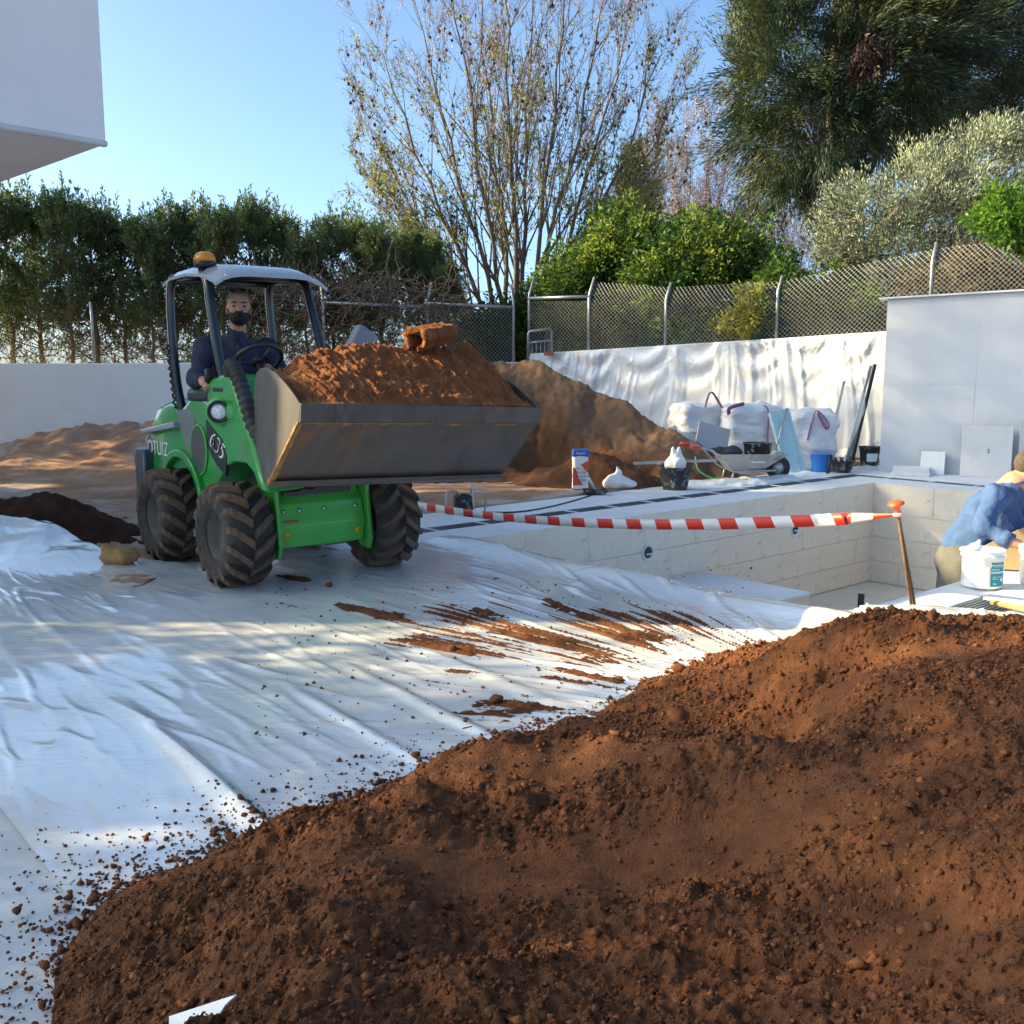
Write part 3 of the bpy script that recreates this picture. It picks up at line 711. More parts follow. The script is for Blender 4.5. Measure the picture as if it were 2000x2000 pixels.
# --- loose soil dragged across the sheet: a thin crust that shows where it is thicker than nothing
def smear():
    nx,ny=640,520
    X=(-2.6+6.6*np.linspace(0,1,nx))[:,None]*np.ones((1,ny)); Y=(3.2+4.4*np.linspace(0,1,ny))[None,:]*np.ones((nx,1)); x,y=X.ravel(),Y.ravel()
    Qx,Qy=1.6,3.6; ph=np.arctan2(y-Qy,x-Qx); r=np.hypot(x-Qx,y-Qy)
    st=fbm(ph*22+.3*perlin(x,y,2),r*.55,4,101,.6)+.35*fbm(x*9,y*9,4,103,.65)
    cen=[(at(740,1195),.55,.17),(at(960,1205),.75,.12),(at(1250,1250),.55,.16),(at(1000,1390),.30,.22),(at(1160,1330),.45,.2),(at(580,1130),.25,.12),(at(1450,1262),.4,.12),(at(1080,1260),.9,.14),(at(870,1270),.35,.06),(at(1150,1210),.8,.1),(at(620,1090),.3,.1),(at(900,1320),.2,.06)]
    m=np.zeros_like(x)
    for c,a,w in cen:
        d=np.array([c.x-Qx,c.y-Qy]); d/=np.hypot(*d); s=(x-c.x)*d[0]+(y-c.y)*d[1]; n=(x-c.x)*-d[1]+(y-c.y)*d[0]
        m=np.maximum(m,np.exp(-(s/a)**2-(n/w)**2))
    thin=fbm(ph*75+.5*perlin(x*2,y*2,4),r*.7,3,113,.6); cx_,cy_=.35,5.25; ex=np.exp(-(((x-cx_)/1.5)**2+((y-cy_)/.95)**2))
    h=np.maximum(m*.98+st*.55+.30*fbm(x*2.6,y*2.6,4,111)+.25*thin-.78,ex*.86+thin*.62+.28*fbm(x*1.7,y*1.7,3,117)-.80)
    z=sheet_z(x,y)-.006+np.clip(h,-.4,.6)*.038+.012*np.clip(h,0,1)*fbm(x*30,y*30,3,107)+np.where(h>0,.004*fbm(x*70,y*70,2,109),0)
    V=np.stack([x,y,z],-1); Fq=grid_faces(nx,ny); keep=h[Fq].max(1)>-.06; keep&=HF(x,y)[Fq].max(1)<.1; ps=(x-PA.x)*PU.x+(y-PA.y)*PU.y; pt=(x-PA.x)*PW.x+(y-PA.y)*PW.y; keep&=~((ps>-.2)&(pt>-1.5)&(pt<9))[Fq].any(1)
    Fq=Fq[keep]; used=np.unique(Fq); rm=-np.ones(len(V),int); rm[used]=np.arange(len(used))
    o=link('spilled_soil',arr_mesh('spilled_soil',V[used],rm[Fq]),None,M_soil,True)
    tag(o,'streaks of soil dragged over the plastic sheet','spilled soil',kind='stuff')
smear()
# --- clods
def clod_mesh(i,sub=2):
    bm=bmesh.new(); bmesh.ops.create_icosphere(bm,subdivisions=sub,radius=1)
    me=bpy.data.meshes.new('dirt_clod'); bm.to_mesh(me); bm.free()
    n=len(me.vertices); co=np.zeros(n*3); me.vertices.foreach_get('co',co); p=co.reshape(-1,3)
    d=1+.38*noise3(p,1.1,i*7)+.18*noise3(p,2.7,i*7+3)
    p=p*d[:,None]*np.array([1,.85,.68]); me.vertices.foreach_set('co',p.astype(np.float32).ravel()); me.update()
    me.polygons.foreach_set('use_smooth',np.ones(len(me.polygons),dtype=bool)); me.materials.append(M_clod); return me
CL=[clod_mesh(i) for i in range(6)]
rc=random.Random(11)
def surf(x,y): 
    a=np.array([x]);b=np.array([y]); h=heap_z(a,b,False)[0]; return max(h,sheet_z(a,b)[0] if HF(a,b)[0]<.03 else -1)
def place_clod(px,py,rpx,grp,lab):
    v=at(px,py,.02); r=rpx*v.y/2000
    o=bpy.data.objects.new('dirt_clod',CL[rc.randrange(6)]); COL.objects.link(o)
    o.location=(v.x,v.y,surf(v.x,v.y)+r*.45); o.scale=(r,r*rc.uniform(.8,1.1),r*rc.uniform(.8,1.1)); o.rotation_euler=(rc.uniform(-.4,.4),rc.uniform(-.4,.4),rc.uniform(0,6.3))
    tag(o,lab,'dirt clod',grp)
G1='clods of soil scattered on the white floor beside the heap'
for px,py,r in ((33,1780,11),(115,1750,8),(132,1747,9),(182,1748,13),(180,1785,8),(119,1847,10),(87,1886,14),(112,1935,12),(82,1960,10),(45,1870,6),(66,1806,6),(83,1807,6),(38,1952,5),(174,1715,7),(228,1707,5),(22,2000,9),(60,1925,7),(150,1800,12),(165,1815,9),(100,1862,6),(184,1720,5),(228,1672,4),(68,1990,8),(140,1838,8)):
    place_clod(px,py,r,G1,'small crumbly clod of soil lying on the white sheet left of the heap')
G2='clods of soil resting against the far foot of the heap'
for px,py,r in ((452,1630,12),(664,1547,7),(605,1560,6),(490,1598,6),(545,1592,7),(362,1680,7),(388,1690,10),(370,1698,8),(345,1683,5),(402,1668,5),(812,1480,10)):
    place_clod(px,py,r,G2,'rounded clod of soil on the sheet at the upper foot of the heap')
for px,py,r,l in ((643,1142,9,'single dark clod of soil in front of the loader axle'),(968,1367,16,'largest clod of soil on the smeared patch of the sheet'),(882,1268,12,'flat reddish clod of soil alone on the sheet among thin streaks'),(1327,1308,17,'sunlit golden clod of soil where the heap meets the sheet'),(1345,1320,12,'small clod leaning on the sunlit golden one')):
    place_clod(px,py,r,None,l)
def heap_point(px,py):
    z=.2
    for _ in range(12):
        v=at(px,py,z); z=.5*z+.5*float(heap_z(np.array([v.x]),np.array([v.y]),False)[0])
    return at(px,py,z)
for px,py,r,l in ((508,1712,34,'largest block of soil on the steep left flank of the heap'),(690,1650,20,'rounded lump of soil on the left shoulder of the heap'),(1325,1405,24,'lump of soil beside the trench behind the pressed face'),(1300,1340,20,'lump of soil at the far foot, left of the trench'),(1890,1432,24,'pale lump of soil high on the right mound'),(1560,1296,16,'small lump of soil near the crest of the right mound'),(1745,1580,18,'lump of soil on the rim between pressed face and right mound'),(330,1880,22,'lump of soil low on the left toe of the heap'),(420,1800,20,'second lump of soil on the steep left flank, below the largest block')):
    v=heap_point(px,py); r_=r*v.y/2000; o=bpy.data.objects.new('dirt_clod',CL[rc.randrange(6)]); COL.objects.link(o); o.location=v+Vector((0,0,r_*.1)); o.scale=(r_*1.1,r_,r_); o.rotation_euler=(rc.uniform(-.6,.6),rc.uniform(-.6,.6),rc.uniform(0,6)); tag(o,l,'dirt clod')
def crumb_layer(n=56000):
    """uncountable angular crumbs that make up the skin of the heap"""
    rr=np.random.default_rng(15); Y=.9+3.9*rr.random(n*2)**1.15; X=-1.5+rr.random(n*2)*(1.5+np.minimum(3.4,.55*Y+.9)); h=HF(X,Y); sm=np.zeros_like(X)
    for bx,by,bl,bw,ba in BANDS: ca,sa=math.cos(ba),math.sin(ba); du=(X-bx)*ca+(Y-by)*sa; dv=-(X-bx)*sa+(Y-by)*ca; sm=np.maximum(sm,np.exp(-np.abs(du/bl)**4-np.abs(dv/bw)**4))
    keep=(h>-.012)&(rr.random(n*2)>sm*.93)&(rr.random(n*2)<.35+.9*smooth01(fbm(X*2.2,Y*2.2,3,141)+.5)); X,Y=X[keep][:n],Y[keep][:n]; N=len(X); Zh=np.maximum(heap_z(X,Y),np.where(HF(X,Y)<.03,sheet_z(X,Y),-1))
    r=np.clip(rr.lognormal(math.log(.0038),.55,N),.0018,.02)*(.6+.4*Y/2.5)
    b=np.array([(1,0,0),(-1,0,0),(0,1,0),(0,-1,0),(0,0,1),(0,0,-1.)]); f=np.array([(0,2,4),(2,1,4),(1,3,4),(3,0,4),(2,0,5),(1,2,5),(3,1,5),(0,3,5)])
    A=rr.uniform(0,2*math.pi,N); ca,sa=np.cos(A),np.sin(A); V=b[None]*rr.uniform(.6,1.35,(N,6,1))+rr.normal(0,.18,(N,6,3)); V=np.stack([V[...,0]*ca[:,None]-V[...,1]*sa[:,None],V[...,0]*sa[:,None]+V[...,1]*ca[:,None],V[...,2]*.85],-1)*r[:,None,None]+np.stack([X,Y,Zh+r*.25],-1)[:,None]
    o=link('soil_crumbs',arr_mesh('soil_crumbs',V.reshape(-1,3),(f[None]+(np.arange(N)*6)[:,None,None]).reshape(-1,3)),None,M_clod,False); tag(o,'angular crumbs forming the rough skin of the foreground heap','soil crumbs',kind='stuff')
crumb_layer()
def scatter_stuff():
    """uncountable crumbs: one mesh"""
    rr=np.random.default_rng(5); bm=bmesh.new(); bmesh.ops.create_icosphere(bm,subdivisions=1,radius=1); me=bpy.data.meshes.new('t'); bm.to_mesh(me); bm.free()
    n=len(me.vertices); co=np.zeros(n*3); me.vertices.foreach_get('co',co); base=co.reshape(-1,3); tri=np.array([list(p.vertices) for p in me.polygons])
    pts=[]
    # along the foot of the heap
    edge=[(124,2000),(128,1901),(145,1852),(195,1786),(232,1744),(298,1711),(373,1695),(422,1674),(451,1645),(497,1628),(551,1599),(704,1550),(800,1514),(900,1470)]
    ev=[at(*e) for e in edge]
    for _ in range(850):
        i=rr.integers(len(ev)-1); q=ev[i].lerp(ev[i+1],rr.random()); d=abs(rr.normal(0,.13)); nrm=Vector((-.7,.7,0)); pts.append((q.x+nrm.x*d+rr.normal(0,.04),q.y+nrm.y*d+rr.normal(0,.04),rr.choice([.003,.004,.005,.007,.011],p=[.35,.3,.2,.1,.05])))
    for _ in range(260): v=at(rr.uniform(-30,260),rr.uniform(1620,2030)); pts.append((v.x,v.y,rr.choice([.003,.004,.006])))
    for _ in range(420):
        v=at(rr.uniform(500,1500),rr.uniform(1110,1450)); pts.append((v.x,v.y,rr.choice([.004,.006,.009],p=[.5,.35,.15])))
    heapn=700
    X=rr.uniform(-1.4,3.6,heapn); Y=rr.uniform(.7,4.7,heapn); hz=HF(X,Y); ok=hz>.05
    x=np.concatenate([[p[0] for p in pts],X[ok]]); y=np.concatenate([[p[1] for p in pts],Y[ok]])
    r=np.concatenate([[p[2] for p in pts],rr.choice([.005,.007,.010,.015,.022],ok.sum(),p=[.35,.3,.2,.11,.04])])
    h=HF(x,y); onh=h>.03; z=np.where(onh,heap_z(x,y),sheet_z(x,y))
    N=len(x); sc=rr.uniform(.55,1.35,(N,n,1)); V=base[None]*sc*(r[:,None,None])*np.array([1,1,.8]); V=V+np.stack([x,y,z+np.where(onh,r*.05,r*.35)],-1)[:,None,:]
    Fq=(tri[None]+ (np.arange(N)*n)[:,None,None]).reshape(-1,3)
    o=link('soil_crumbs',arr_mesh('soil_crumbs',V.reshape(-1,3),Fq),None,M_clod,False); tag(o,'fine crumbs of soil scattered over heap and sheet','soil crumbs',kind='stuff')
scatter_stuff()
# --- other heaps
def field_heap(name,x0,x1,y0,y1,nx,ny,fz,mat_,label,cat='soil heap'):
    X=np.linspace(x0,x1,nx)[:,None]*np.ones((1,ny));Y=np.linspace(y0,y1,ny)[None,:]*np.ones((nx,1)); x,y=X.ravel(),Y.ravel(); z=fz(x,y)
    V=np.stack([x,y,z],-1);Fq=grid_faces(nx,ny); Fq=Fq[z[Fq].max(1)>-.05]; used=np.unique(Fq); rm=-np.ones(len(V),int); rm[used]=np.arange(len(used))
    return tag(link(name,arr_mesh(name,V[used],rm[Fq]),None,mat_,True),label,cat)
# tall brown heap behind the bucket
cen=np.array([.15,13.9])
def z_big(x,y):
    pts=np.array([(-.75,14.2,1.50),(.15,14.3,1.52),(.65,14.0,1.35),(1.3,13.8,1.05),(1.9,13.4,.72),(2.6,13.0,.30)])
    z=np.full(x.shape,-1.)
    for a,b in zip(pts[:-1],pts[1:]):
        ab=b[:2]-a[:2]; t=np.clip(((x-a[0])*ab[0]+(y-a[1])*ab[1])/(ab@ab),0,1); dx=x-(a[0]+ab[0]*t); dy=y-(a[1]+ab[1]*t); d=np.hypot(dx,dy); hh=a[2]+(b[2]-a[2])*t
        z=np.maximum(z,hh-.03-d*.72)
    # excavated hollow bite facing the pool
    z=z-.55*np.exp(-(((x-.55)/.75)**2+((y-12.75)/.75)**2))*smooth01((z)/.6)
    z=np.maximum(z,.42-np.hypot((x-.9)*.55,(y-12.1)*.9)*.75)
    z=z+smooth01((z+.1)/.3)*(.09*fbm(x*1.1,y*1.1,3,201)+.018*fbm(x*5,y*5,4,203,.6)+.012*fbm(x*19,y*19,3,206,.6))
    w,c=worley(x*6,y*6,205); z+=smooth01(z/.2)*.035*np.clip(.5-w,0,1)*(c>.7)
    return z-.03
MT_big=bpy.data.materials.new('heap_soil_dry_crust')
def _bigmat():
    m=MT_big; m.use_nodes=True; t=m.node_tree; b=t.nodes['Principled BSDF']; N=t.nodes.new; Lk=t.links.new
    tc=N('ShaderNodeTexCoord'); sep=N('ShaderNodeSeparateXYZ'); Lk(tc.outputs['Object'],sep.inputs[0])
    n=N('ShaderNodeTexNoise'); n.inputs['Scale'].default_value=1.1; n.inputs['Detail'].default_value=6; Lk(tc.outputs['Object'],n.inputs[0])
    # dry pale crust on the undisturbed far side and ridge, fresh brown where it was dug
    ma=N('ShaderNodeMath'); ma.operation='MULTIPLY_ADD'; ma.inputs[1].default_value=.9; ma.inputs[2].default_value=-12.35; Lk(sep.outputs[1],ma.inputs[0])
    m2=N('ShaderNodeMath'); m2.operation='MULTIPLY_ADD'; m2.inputs[1].default_value=.42; Lk(sep.outputs[0],m2.inputs[0]); Lk(ma.outputs[0],m2.inputs[2])
    m3=N('ShaderNodeMath'); m3.operation='ADD'; Lk(m2.outputs[0],m3.inputs[0]); Lk(n.outputs[0],m3.inputs[1])
    r=N('ShaderNodeValToRGB'); r.color_ramp.elements[0].position=.3; r.color_ramp.elements[0].color=(.105,.045,.022,1); r.color_ramp.elements[1].position=.75; r.color_ramp.elements[1].color=(.155,.092,.058,1); Lk(m3.outputs[0],r.inputs[0])
    n2=N('ShaderNodeTexNoise'); n2.inputs['Scale'].default_value=7; n2.inputs['Detail'].default_value=6; Lk(tc.outputs['Object'],n2.inputs[0])
    r2=N('ShaderNodeMapRange'); r2.inputs['To Min'].default_value=.6; r2.inputs['To Max'].default_value=1.4; Lk(n2.outputs[0],r2.inputs[0])
    hs=N('ShaderNodeHueSaturation'); Lk(r2.outputs[0],hs.inputs['Value']); Lk(r.outputs[0],hs.inputs['Color']); Lk(hs.outputs[0],b.inputs['Base Color'])
    bp=N('ShaderNodeBump'); bp.inputs['Strength'].default_value=.8; bp.inputs['Distance'].default_value=.03; Lk(n2.outputs[0],bp.inputs['Height']); Lk(bp.outputs[0],b.inputs['Normal'])
    b.inputs['Roughness'].default_value=.95; b.inputs['Specular IOR Level'].default_value=.2
_bigmat()
field_heap('soil_heap',-3.2,4.0,11.2,16.4,240,200,z_big,MT_big,'tall brown soil heap with a dug-out hollow, behind the loader bucket')
field_heap('soil_heap',-5.2,-2.7,7.3,9.2,110,90,lambda x,y:.36*np.exp(-(((x+3.75)/.55)**2+((y-8.35)/.36)**2))+.2*np.exp(-(((x+4.45)/.45)**2+((y-8.35)/.35)**2))-.05+.05*fbm(x*3,y*3,4,301)+.02*fbm(x*11,y*11,3,303),M_soildark,'small soil heap at the edge of the sheet, left of the loader, coloured dark for shade')  # this heap's soil is coloured dark for the shade it lies in
# yellowish rock weighing the sheet down
rv=at(232,1108); rk=sdf_obj('rock',[sd_ell((0,0,.075),(.125,.095,.06)),sd_box((-.01,.0,.095),(.085,.07,.045),.01,np.array(Matrix.Rotation(.3,3,'Y')))],.008,mat('ochre_rock',(.50,.27,.10),.9,col2=(.36,.18,.065),scale=18,bump=.5,bscale=60),None,.02,noise=lambda p:.032*noise3(p,9,3)+.008*noise3(p,26,5))
rk.location=(rv.x,rv.y,.0); tag(rk,'ochre rock holding down the sheet beside the rear wheel','rock')
# torn flap of sheet poking out of the heap, near edge
fv=[at(330,1985,.25),at(462,1942,.30),at(440,1962,.29),at(410,2010,.27),at(330,2040,.24)]
m=MB(); m.add(fv+[v-Vector((0,0,.004)) for v in fv],[(0,1,2,3,4),(9,8,7,6,5)]+[(i,(i+1)%5,5+(i+1)%5,5+i) for i in range(5)]); fl=m.build('plastic_flap',M_render); tag(fl,'torn white flap of plastic sticking out of the soil heap','plastic flap')
# ================================================================ TREES
def leafmat(name,c,c2=None,trans=.35,rough=.55,rand=.35,scale=.7):
    return mat(name,c,rough,col2=c2,scale=scale,detail=3,trans=trans,rand=rand,spec=.3,mix=(.4,.62))
M_hedge=leafmat('conifer_foliage',(.095,.155,.06),(.155,.205,.07),.58)
M_hedgeb=leafmat('browned_conifer_foliage',(.10,.075,.04),(.06,.07,.03),.3)
M_jac=leafmat('feathery_leaf',(.16,.20,.035),(.24,.25,.05),.5)
M_jacfl=leafmat('mauve_blossom',(.40,.34,.43),(.31,.27,.33),.4)
M_pod=mat('seed_pod',(.05,.032,.025),.8,rand=.3)
M_cyp=leafmat('cypress_foliage',(.022,.048,.024),(.07,.082,.028),.2,scale=.45)
M_cypd=leafmat('deep_green_foliage',(.024,.046,.034),(.042,.066,.042),.15,scale=.5)
M_dead=leafmat('dead_brown_foliage',(.085,.048,.035),(.06,.034,.026),.15)
M_olive=leafmat('olive_leaf',(.30,.33,.21),(.19,.225,.15),.25,rough=.45)
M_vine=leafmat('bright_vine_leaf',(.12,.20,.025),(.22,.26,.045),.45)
M_vined=leafmat('shaded_vine_leaf',(.035,.085,.018),(.06,.11,.02),.35)  # darker copy of the vine leaf, shade put into its colour
M_citrus=leafmat('citrus_leaf',(.10,.21,.03),(.16,.27,.04),.4,rough=.35)
M_yel=leafmat('yellow_green_leaf',(.30,.27,.06),(.22,.24,.05),.4)
def leaves(P_,D,L,Wd,rng,jit=.6):
    """P_ positions, D main directions (N,3), lengths and widths -> rhombic quads"""
    n=len(P_); D=D+rng.normal(0,jit,(n,3)); D/=np.linalg.norm(D,axis=1)[:,None]+1e-9
    U=np.cross(D,rng.normal(0,1,(n,3))); U/=np.linalg.norm(U,axis=1)[:,None]+1e-9
    L=np.broadcast_to(L,(n,))[:,None]; Wd=np.broadcast_to(Wd,(n,))[:,None]
    a=P_;b=P_+D*L*.5+U*Wd*.5;c=P_+D*L;d=P_+D*L*.5-U*Wd*.5
    return np.stack([a,b,c,d],1).reshape(-1,3)
def leafmesh(name,V): 
    n=len(V)//4; return arr_mesh(name,V,np.arange(n*4).reshape(n,4))
def tubes_np(segs,n=5):
    """segs: list of (p0,p1,r0,r1) -> V,F"""
    a=np.array([s[0] for s in segs],float);b=np.array([s[1] for s in segs],float);r0=np.array([s[2] for s in segs])[:,None];r1=np.array([s[3] for s in segs])[:,None]
    d=b-a;d/=np.linalg.norm(d,axis=1)[:,None]+1e-9; ref=np.where(np.abs(d[:,2:3])<.9,np.array([[0,0,1.]]),np.array([[1.,0,0]]))
    u=np.cross(d,ref);u/=np.linalg.norm(u,axis=1)[:,None]; v=np.cross(d,u); m=len(segs); V=np.zeros((m,2*n,3))
    for j in range(n):
        an=2*math.pi*j/n; o=u*math.cos(an)+v*math.sin(an); V[:,j]=a-d*r0*.15+o*r0; V[:,n+j]=b+d*r1*.15+o*r1
    f=np.array([(j,(j+1)%n,n+(j+1)%n,n+j) for j in range(n)]); Fq=(f[None]+(np.arange(m)*2*n)[:,None,None]).reshape(-1,4)
    return V.reshape(-1,3),Fq
def unit(v): return v/(np.linalg.norm(v)+1e-9)
# ---- conifer of the hedge
def conifer(seed,h=3.4,wid=.62,dense=1.0,lowgap=.5,scr=.2):
    rng=np.random.default_rng(seed); segs=[]; LP=[];LD=[];LL=[]; BP=[];BD=[]
    top=h; p=np.zeros(3)
    for i in range(10):
        q=np.array([rng.normal(0,.03),rng.normal(0,.03),top*(i+1)/10]); segs.append((p,q,.06*(1-i/11),.06*(1-(i+1)/11))); p=q
    nb=int(98*dense)
    for i in range(nb):
        f=rng.random()**.85; z=.15+f*(h*.92); an=rng.uniform(0,2*math.pi); env=wid*(1.0-.55*max(0,(z/h-.45)/.55))*rng.uniform(.6,1.1)
        base=np.array([0,0,z*.96]); tip=base+np.array([math.cos(an)*env,math.sin(an)*env,rng.uniform(.15,.55)])
        mid=(base+tip)/2+np.array([0,0,-.06]); segs+= [(base,mid,.012,.008),(mid,tip,.008,.004)]
        leafy=smooth01(np.array([(z/h-scr)/.25]))[0]
        for k in range(int(9)):     # twigs
            t=rng.uniform(.35,1.05); b=base+(tip-base)*t; d=unit((tip-base)*.6+rng.normal(0,.35,3)+np.array([0,0,.5])); l=rng.uniform(.12,.3); segs.append((b,b+d*l,.004,.002))
            if rng.random()<.55+.45*leafy:
                m=int(rng.integers(9,17)*(.45+.75*leafy)); s=rng.random(m)[:,None]; pts=b+d*l*s*1.15+rng.normal(0,.022,(m,3))
                if rng.random()<.10+.45*(1-leafy): BP.append(pts);BD.append(np.tile(d,(m,1)))
                else: LP.append(pts);LD.append(np.tile(d,(m,1)))
    # spires on top
    for i in range(int(26*dense)):
        an=rng.uniform(0,2*math.pi);r=rng.uniform(0,wid*.55); b=np.array([math.cos(an)*r,math.sin(an)*r,h*rng.uniform(.78,.97)]); l=rng.uniform(.3,.85); d=unit(np.array([rng.normal(0,.12),rng.normal(0,.12),1]))
        segs.append((b,b+d*l,.006,.002)); m=46; s=rng.random(m)[:,None]; LP.append(b+d*l*s+rng.normal(0,.05,(m,3))*(1.1-s)); LD.append(np.tile(d,(m,1)))
    V,Fq=tubes_np(segs,4); tr=arr_mesh('trunk',V,Fq)
    P_=np.concatenate(LP);D=np.concatenate(LD); lv=leafmesh('crown',leaves(P_,D,rng.uniform(.05,.11,len(P_)),rng.uniform(.018,.036,len(P_)),rng,.45))
    P2=np.concatenate(BP);D2=np.concatenate(BD); bv=leafmesh('dry_crown',leaves(P2,D2,rng.uniform(.05,.1,len(P2)),.022,rng,.6))
    return tr,lv,bv
CONI=[conifer(s,h,w,d,.5,sc) for s,h,w,d,sc in ((1,3.3,.70,1.0,.16),(2,3.6,.66,1.0,.20),(3,3.0,.72,1.15,.10),(4,3.2,.68,1.1,.30))]
for tr,lv,bv in CONI: tr.materials.append(M_twig); lv.materials.append(M_hedge); bv.materials.append(M_hedgeb)
def put_conifer(x,y,z,i,sc,rz,lab,grp):
    t=thing('hedge_conifer',lab,'tree',(x,y,z),rz,grp); t.scale=(sc,sc,sc)
    for nme,me in zip(('trunk','crown','dry_crown'),CONI[i]):
        o=bpy.data.objects.new(nme,me); COL.objects.link(o); o.parent=t
rh=random.Random(4)
GH='conifers of the hedge behind the long white wall'
hedge=[(-40,362,0),(25,380,1),(80,390,2),(140,372,1),(190,400,0),(245,425,2),(300,430,0),(345,398,1),(395,415,2),(440,410,0),(495,392,1),(545,420,2),(600,455,0),(650,425,1),(700,430,2),(745,450,0),(800,455,3),(840,470,3),(875,520,3)]
for j,(px,top,i) in enumerate(hedge):
    Y=18.2+.6*(j%3)+ (px/900)*.6; b=atY(px,700,Y); zt=atY(px,top,Y).z; z0=1.0; sc=(zt-z0)/(CONI_H:=(3.3,3.6,3.0,3.2)[i])/1.07
    put_conifer(b.x,Y,z0,i,sc,rh.uniform(0,6.3),'tall hedge conifer, green above and bare brown below, behind the white wall',GH)
GH2='conifers of the hedge along the side of the garden'
for j in range(11):  # unseen row, hedge carried on along the side to shade and dapple the garden
    put_conifer(-12.2+.25*math.sin(j*2),6.5+.95*j,.0,j%3,1.22+.08*math.sin(j*5),rh.uniform(0,6.3),'hedge conifer on the side boundary beside the house',GH2)
# tangle of bare climbers hanging on the fence before the hedge
def tangle():
    rng=np.random.default_rng(8); segs=[]
    for i in range(520):
        px=rng.uniform(480,890); py=rng.uniform(545,690) if rng.random()<.7 else rng.uniform(540,600); b=np.array(atY(px,py,17.7+rng.uniform(0,.5))); d=unit(np.array([rng.normal(0,1),rng.normal(0,.25),rng.normal(0,.6)]))
        for k in range(5):
            q=b+d*rng.uniform(.08,.16); segs.append((b,q,.006,.005)); b=q; d=unit(d+rng.normal(0,.45,3)*np.array([1,.3,1]))
    V,Fq=tubes_np(segs,4); o=link('dry_climber',arr_mesh('dry_climber',V,Fq),None,M_twig); tag(o,'tangle of bare brown climber stems hanging in the hedge behind the rail','climber',kind='stuff')
tangle()
# ---- branching deciduous trees
def branchy(seed,limbs,base,depth=3,rbase=.10,spread=.45,upb=.35,leafn=3,nseg=7,len_k=.34):
    """limbs: list of end points; returns segments and twig tips (pos,dir,level,limb height)"""
    rng=np.random.default_rng(seed); segs=[];tips=[]
    def grow(p0,d,L,r,lev):
        n=max(3,int(nseg*(1 if lev<2 else .6))); p=p0; dd=d.copy()
        for i in range(n):
            dd=unit(dd+rng.normal(0,.10,3)+np.array([0,0,upb*.16])); q=p+dd*L/n; r1=r*(1-.75*(i+1)/n) if lev<depth else r*.6; segs.append((p,q,r*(1-.75*i/n) if lev<depth else r,max(r1,.0025))); p=q
            if lev<depth and i>=1:
                for _ in range(1 if rng.random()<.8 else 2):
                    side=rng.normal(0,1,3); side-=dd*(side@dd); c=unit(dd+unit(side)*spread*rng.uniform(.6,1.3)); grow(p,c,L*(.42 if lev==1 else .5)*rng.uniform(.7,1.2)*(1-.35*i/n),max(r*.42,.003),lev+1)
            if lev>=depth: tips.append((p.copy(),dd.copy()))
        tips.append((p.copy(),dd.copy()))
    base=np.array(base,float)
    for e in limbs:
        e=np.array(e,float); v=e-base; L=np.linalg.norm(v); n=11; p=base+rng.normal(0,.06,3)*np.array([1,1,0]); r=rbase*rng.uniform(.8,1.1)
        c1=base+v*.33+np.array([v[0]*.10,v[1]*.1,-.05*L*.3]); 
        for i in range(n):
            t=(i+1)/n; q=(1-t)**2*base+2*t*(1-t)*(base+v*.5+np.array([v[0]*.07,v[1]*.07,0]))+t*t*e+rng.normal(0,.05,3)*(t<1)
            r1=rbase*(1-.86*t); segs.append((p,q,r,r1)); d=unit(q-p)
            if t>.26:
                for _ in range(3 if rng.random()<.6 else 2):
                    side=rng.normal(0,1,3); side-=d*(side@d); cdir=unit(d+unit(side)*spread*rng.uniform(.5,1.2)+np.array([v[0],v[1],0])/L*.15); grow(q,cdir,L*len_k*(1.15-t*.55)*rng.uniform(.6,1.1),max(r1*.5,.006),2 if depth>2 else depth)
            p=q;r=r1
    return segs,tips
